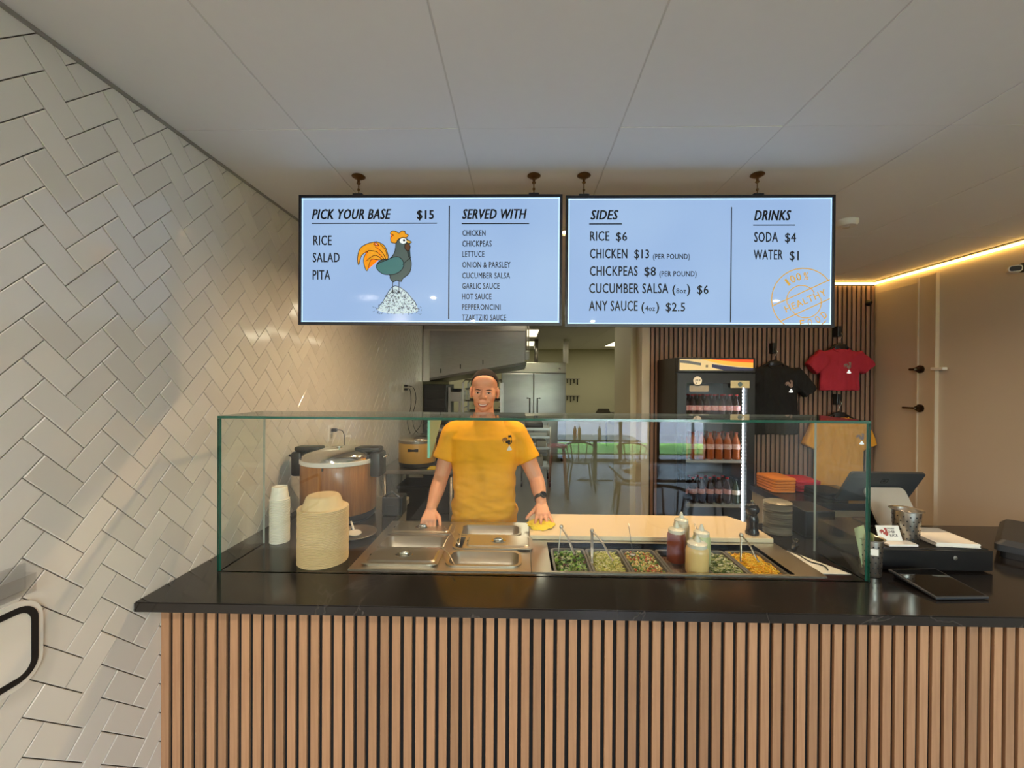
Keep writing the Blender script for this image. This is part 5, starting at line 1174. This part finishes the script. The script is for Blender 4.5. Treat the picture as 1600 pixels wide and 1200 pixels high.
capsule(bm, hp(-.018, -.082, -.060), hp(.018, -.082, -.060), .009, .009); capsule(bm, hp(-.018, -.081, -.078), hp(.018, -.081, -.078), .009, .009)
# neck, torso core, pelvis, legs
capsule(bm, hp(0, .012, -.07), (HX, 2.50, 1.44), .051, .060)
sph(bm, (HX, 2.515, 1.28), (.165, .105, .17), 24, 16); sph(bm, (HX, 2.52, 1.05), (.150, .095, .2), 24, 16); sph(bm, (HX, 2.54, .92), (.16, .10, .12), 24, 16)
SHL, SHR = Vector((HX - .182, 2.505, 1.405)), Vector((HX + .182, 2.505, 1.405))
capsule(bm, SHL, (HX, 2.50, 1.43), .055, .06); capsule(bm, SHR, (HX, 2.50, 1.43), .055, .06)
EL, ER = Vector((-.468, 2.475, 1.135)), Vector((.095, 2.475, 1.130))
WL, WR = Vector((-.487, 2.300, 1.005)), Vector((.118, 2.350, 1.030))
for s_, e_, w_ in ((SHL, EL, WL), (SHR, ER, WR)):
    capsule(bm, s_, s_.lerp(e_, .5), .058, .053); capsule(bm, s_.lerp(e_, .5), e_, .053, .043)
    capsule(bm, e_, e_.lerp(w_, .4), .044, .043); capsule(bm, e_.lerp(w_, .4), w_, .043, .028)
for s in (-1, 1):
    capsule(bm, (HX + s * .09, 2.54, .88), (HX + s * .10, 2.53, .48), .088, .058); capsule(bm, (HX + s * .10, 2.53, .48), (HX + s * .105, 2.56, .09), .058, .038)
    capsule(bm, (HX + s * .105, 2.57, .045), (HX + s * .115, 2.44, .035), .036, .032)
def hand(w, palm_dir, side, spread, curl, th_dir, fl=1.0, splay=.10):
    """w wrist, palm_dir towards the knuckles, side: direction from little finger to index, down: palm side"""
    d = Vector(palm_dir).normalized(); sdv = Vector(side); sdv = (sdv - d * sdv.dot(d)).normalized(); n = d.cross(sdv).normalized()
    if n.z > 0: n = -n     # palm side faces down
    for k in range(5):
        t_ = (k - 2) / 2; capsule(bm, w + sdv * t_ * .016, w + d * .082 + sdv * t_ * .030 - n * .002, .014, .0125)
    lens = (.060, .076, .082, .074); 
    for k in range(4):
        t_ = (k - 1.5) / 1.5; L = lens[k] * fl
        kn = w + d * .082 + sdv * t_ * .033; dd = (d + sdv * t_ * splay).normalized()
        c1, c2, c3 = curl; ang = 0; p = kn
        for seg, (fr_, cc) in enumerate(((.46, c1), (.30, c2), (.24, c3))):
            ang += cc; v = dd * math.cos(ang) + n * math.sin(ang); q2 = p + v * (L * fr_ + .006)
            capsule(bm, p, q2, (.0098, .0088, .0082)[seg], (.0088, .0082, .0070)[seg], 12); p = q2
    tdir = Vector(th_dir).normalized(); b0 = w + d * .022 + sdv * .022; b1 = b0 + (sdv * .6 + d * .55 + n * .2).normalized() * .040; b2 = b1 + tdir * .036; b3 = b2 + (tdir + n * .3).normalized() * .026
    capsule(bm, b0, b1, .017, .0125, 12); capsule(bm, b1, b2, .0120, .0100, 12); capsule(bm, b2, b3, .0100, .0080, 12)
# his right hand (left in the picture) grips the lid knob; index side faces the middle
hand(WL + Vector((0, -.005, -.004)), (.02, -.80, -.42), (1, .05, 0), 1, (.42, .45, .35), (.25, -.75, -.6), .95, .08)
# his left hand lies spread on the cloth; index side faces the middle
hand(WR + Vector((0, -.003, -.004)), (.05, -.80, -.46), (-1, .0, -.05), 1, (-.05, .12, .12), (-.60, -.75, -.25), 1.05, .24)
body = voxel(bm, .0042, 3, .5)
for v in body.vertices: v.co -= O
body.update(); b_ = link('body', body, SKIN, man)
def mp(p): return p - O
# eyes, brows, mouth, hair
SCL = mat('eye white', 'e6ddd2', .25); IRIS = mat('dark iris', '2a1a12', .2); HAIR = mat('dark brown hair', '1a100b', .95, 0, .4, 90, .3); BROWM = mat('eyebrow', '38231a', .8)
bvh = BVHTree.FromPolygons([v.co for v in body.vertices], [p.vertices for p in body.polygons])
def surf(x, z, off):
    o = mp(hp(x, -.3, z)); hit = bvh.ray_cast(o, Vector((0, 1, 0)));  return Vector((o.x, hit[0].y - off, o.z))
def patch(name, outline, off, m, n=3):
    pts = spline(outline, True, n); c = Vector((sum(p.x for p in pts) / len(pts), sum(p.y for p in pts) / len(pts)))
    bm = B(); rings = []
    for f, o_ in ((1.0, off * .2), (.85, off), (.45, off * 1.1)): rings.append([surf(c.x + (p.x - c.x) * f, c.y + (p.y - c.y) * f, o_) for p in pts])
    loops(bm, rings, cap1=True); return obj(name, bm, m, man, True)
for s in (-1, 1):
    patch('eye', [(s * .031 - .013, .0005), (s * .031, .0042), (s * .031 + .013, .0005), (s * .031, -.0030)], .0012, SCL)
    patch('iris', [(s * .031 + .0048 * math.cos(a), .0006 + .0046 * math.sin(a)) for a in [k * PI / 4 for k in range(8)]], .0022, IRIS, 2)
    patch('eyelid', [(s * .031 - .016, .001), (s * .031, .0075), (s * .031 + .016, .001), (s * .031, .0045)], .0030, mat('lash line', '5a3424', .7))
    patch('eyebrow', [(s * .013, .0160), (s * .022, .0200), (s * .038, .0215), (s * .052, .0150), (s * .038, .0165), (s * .022, .0150)], .0022, BROWM)
patch('lips', [(-.030, -.058), (-.016, -.0615), (0, -.0630), (.016, -.0615), (.030, -.058), (.020, -.074), (0, -.0800), (-.020, -.074)], .0020, mat('lips', 'a8503f', .5))
patch('teeth', [(-.024, -.0615), (-.012, -.0645), (0, -.0655), (.012, -.0645), (.024, -.0615), (.014, -.0705), (0, -.0730), (-.014, -.0705)], .0045, mat('teeth', 'e9dccb', .3))
hb = B(); bmesh.ops.create_uvsphere(hb, u_segments=96, v_segments=72, radius=1)
dele = []
for v in hb.verts:
    x, y, z = v.co; a = math.atan2(abs(x), -y)       # 0 at the face, pi at the back
    lim = .50 if a < .75 else (.50 - (a - .75) * .7 if a < 1.25 else (.15 - (a - 1.25) * 1.6 if a < 1.6 else -.45 if a < 1.9 else -.62))
    if z < lim: dele.append(v)
    v.co = mp(hp(x * .0800, .012 + y * .0995, .036 + z * .0890))
bmesh.ops.delete(hb, geom=dele, context='VERTS')
for _ in range(8):
    bd = [v for v in hb.verts if v.is_boundary]
    bmesh.ops.smooth_vert(hb, verts=bd, factor=.5, use_axis_x=True, use_axis_y=True, use_axis_z=True)
hm = bpy.data.meshes.new('hair'); hb.to_mesh(hm); hb.free(); hm.polygons.foreach_set('use_smooth', [True] * len(hm.polygons)); wrinkle(hm, .0016, (220, 220, 220), 2); ho = link('hair', hm, HAIR, man)
sm = ho.modifiers.new('s', 'SOLIDIFY'); sm.thickness = .006; sm.offset = -1
# shirt
SHIRT = mat('golden yellow cotton', 'ffb000', .8, 0, .06, 30, .05)
bm = B()
def tsec(z, cx, cy, rx, ry, n=32, p=.78): return [(cx + rx * math.copysign(abs(math.cos(a)) ** p, math.cos(a)), cy + ry * math.copysign(abs(math.sin(a)) ** p, math.sin(a)), z) for a in [2 * PI * k / n for k in range(n)]]
loops(bm, [tsec(.868, HX - .002, 2.53, .192, .125), tsec(.93, HX - .004, 2.525, .196, .130), tsec(1.02, HX, 2.515, .182, .125), tsec(1.15, HX, 2.505, .185, .130), tsec(1.28, HX, 2.50, .200, .138), tsec(1.37, HX, 2.50, .205, .128), tsec(1.43, HX, 2.503, .175, .098), tsec(1.468, HX, 2.505, .115, .078), tsec(1.492, HX, 2.508, .074, .066)], True, True)
for s_, e_ in ((SHL, EL), (SHR, ER)):
    o_ = (s_ - Vector((HX, 2.5, 1.405))).normalized()
    capsule(bm, s_ - o_ * .05 + Vector((0, 0, -.01)), s_ + Vector((0, 0, -.01)), .085, .074); a = s_ + Vector((0, 0, -.01)); b = s_.lerp(e_, .60) + o_ * .004
    tube(bm, [a, a.lerp(b, .5), b], [.074, .073, .070], 20)
sh = voxel(bm, .0060, 4, .5)
for v in sh.vertices: v.co -= O
def fw(c): return .5 + .9 * max(0, min(1, (1.32 - c.z) / .35))
wrinkle(sh, .014, (5, 5, 8), 11, fw); wrinkle(sh, .009, (9, 6, 20), 21, lambda c: .4 + 1.1 * max(0, min(1, (1.1 - c.z) / .2)))
link('shirt', sh, SHIRT, man)
bm = B(); tube(bm, [mp(Vector((HX + .076 * math.cos(a), 2.505 + .068 * math.sin(a), 1.492 + .016 * math.sin(a)))) for a in [2 * PI * k / 28 for k in range(29)]], .0065, 8, caps=False); obj('collar', bm, SHIRT, man, True)
bvs = BVHTree.FromPolygons([v.co for v in sh.vertices], [p.vertices for p in sh.polygons])
for nm, keys, mm in (('hen_print', ('body', 'comb', 'wing'), INK), ('tail_print', ('tail',), mat('brown print', '8c5a2a', .7)), ('rice_print', None, mat('white print', 'e9e4d8', .7))):
    bm = B(); sc_ = .00018
    for pts in ([HEN[k] for k in keys] if keys else [[(530, 850), (565, 780), (600, 690), (650, 770), (690, 850)]]): flat(bm, [(.140 + (p.x - 560) * sc_, 1.365 - (p.y - 560) * sc_) for p in spline(pts, True, 2)], -.5)
    for v in bm.verts:
        hit = bvs.ray_cast(v.co, Vector((0, 1, 0)))
        if hit[0]: v.co.y = hit[0].y - .0025
    obj(nm, bm, mm, man)
# trousers and shoes
bm = B()
PANT = mat('dark trousers', '25262b', .9, 0, .2, 30, .05)
sph(bm, (HX, 2.54, .90), (.172, .112, .10), 24, 14)
for s in (-1, 1): capsule(bm, (HX + s * .088, 2.54, .86), (HX + s * .10, 2.53, .48), .103, .078); tube(bm, [(HX + s * .10, 2.53, .50), (HX + s * .105, 2.555, .25), (HX + s * .106, 2.56, .07)], [.078, .070, .068], 18)
tr = voxel(bm, .009, 3)
for v in tr.vertices: v.co -= O
wrinkle(tr, .006, (6, 6, 10), 31); link('trousers', tr, PANT, man)
for s in (-1, 1):
    bm = B(); loops(bm, [[(x, y, 0) for x, y in rrect(.095, .29, .045, 5)], [(x * 1.02, y * 1.01, .028) for x, y in rrect(.095, .29, .045, 5)], [(x * .92, y * .95, .06) for x, y in rrect(.095, .29, .045, 5)], [(x * .85, y * .42 + .06, .11) for x, y in rrect(.095, .29, .045, 5)]], True, True, Matrix.Translation(Vector((HX + s * .11, 2.50, .002)) - O)); obj('shoe', bm, BLACKP, man, True, 60)
# watch on his left wrist
t = thing('wristwatch', 'black wristwatch on the left wrist of the man', 'watch', WR)
d = (WR - ER).normalized(); M = d.to_track_quat('Z', 'Y').to_matrix().to_4x4(); zc = -.030
bm = B(); lathe(bm, [(.0300, zc - .010), (.0345, zc - .010), (.0350, zc), (.0345, zc + .010), (.0300, zc + .010)], 28, M=M @ Matrix.Diagonal((1, 1, 1, 1))); obj('strap', bm, BLACKP, t, True, 40)
fd = Vector((.45, -.8, .45)); fd = (fd - d * fd.dot(d)).normalized(); FM = Matrix.Translation(d * zc + fd * .033) @ fd.to_track_quat('Z', 'Y').to_matrix().to_4x4()
bm = B(); lathe(bm, [(0, -.004), (.019, -.004), (.020, .006), (.017, .009), (0, .009)], 24, M=FM); obj('case', bm, BLACKM, t, True, 40)
bm = B(); lathe(bm, [(.0155, .0092), (0, .0096)], 24, M=FM); obj('watch_face', bm, MATS['dark glass'], t, True)
# cloth under the hand
bm = B()
for k in range(9): a_ = k * .7; sph(bm, (.108 + .040 * math.cos(a_), 2.215 + .050 * math.sin(a_), CT + .034 + random.uniform(-.001, .002)), (.036, .038, .0055), 16, 8, Matrix.Rotation(random.uniform(-.12, .12), 4, 'X'))
cl = voxel(bm, .003, 2); wrinkle(cl, .006, (34, 34, 50), 5)
o = link('cleaning_cloth', cl, mat('bright yellow cloth', 'f0d238', .9, 0, .15, 40, .2)); tag(o, "crumpled bright yellow cloth under the man's left hand", 'cloth')
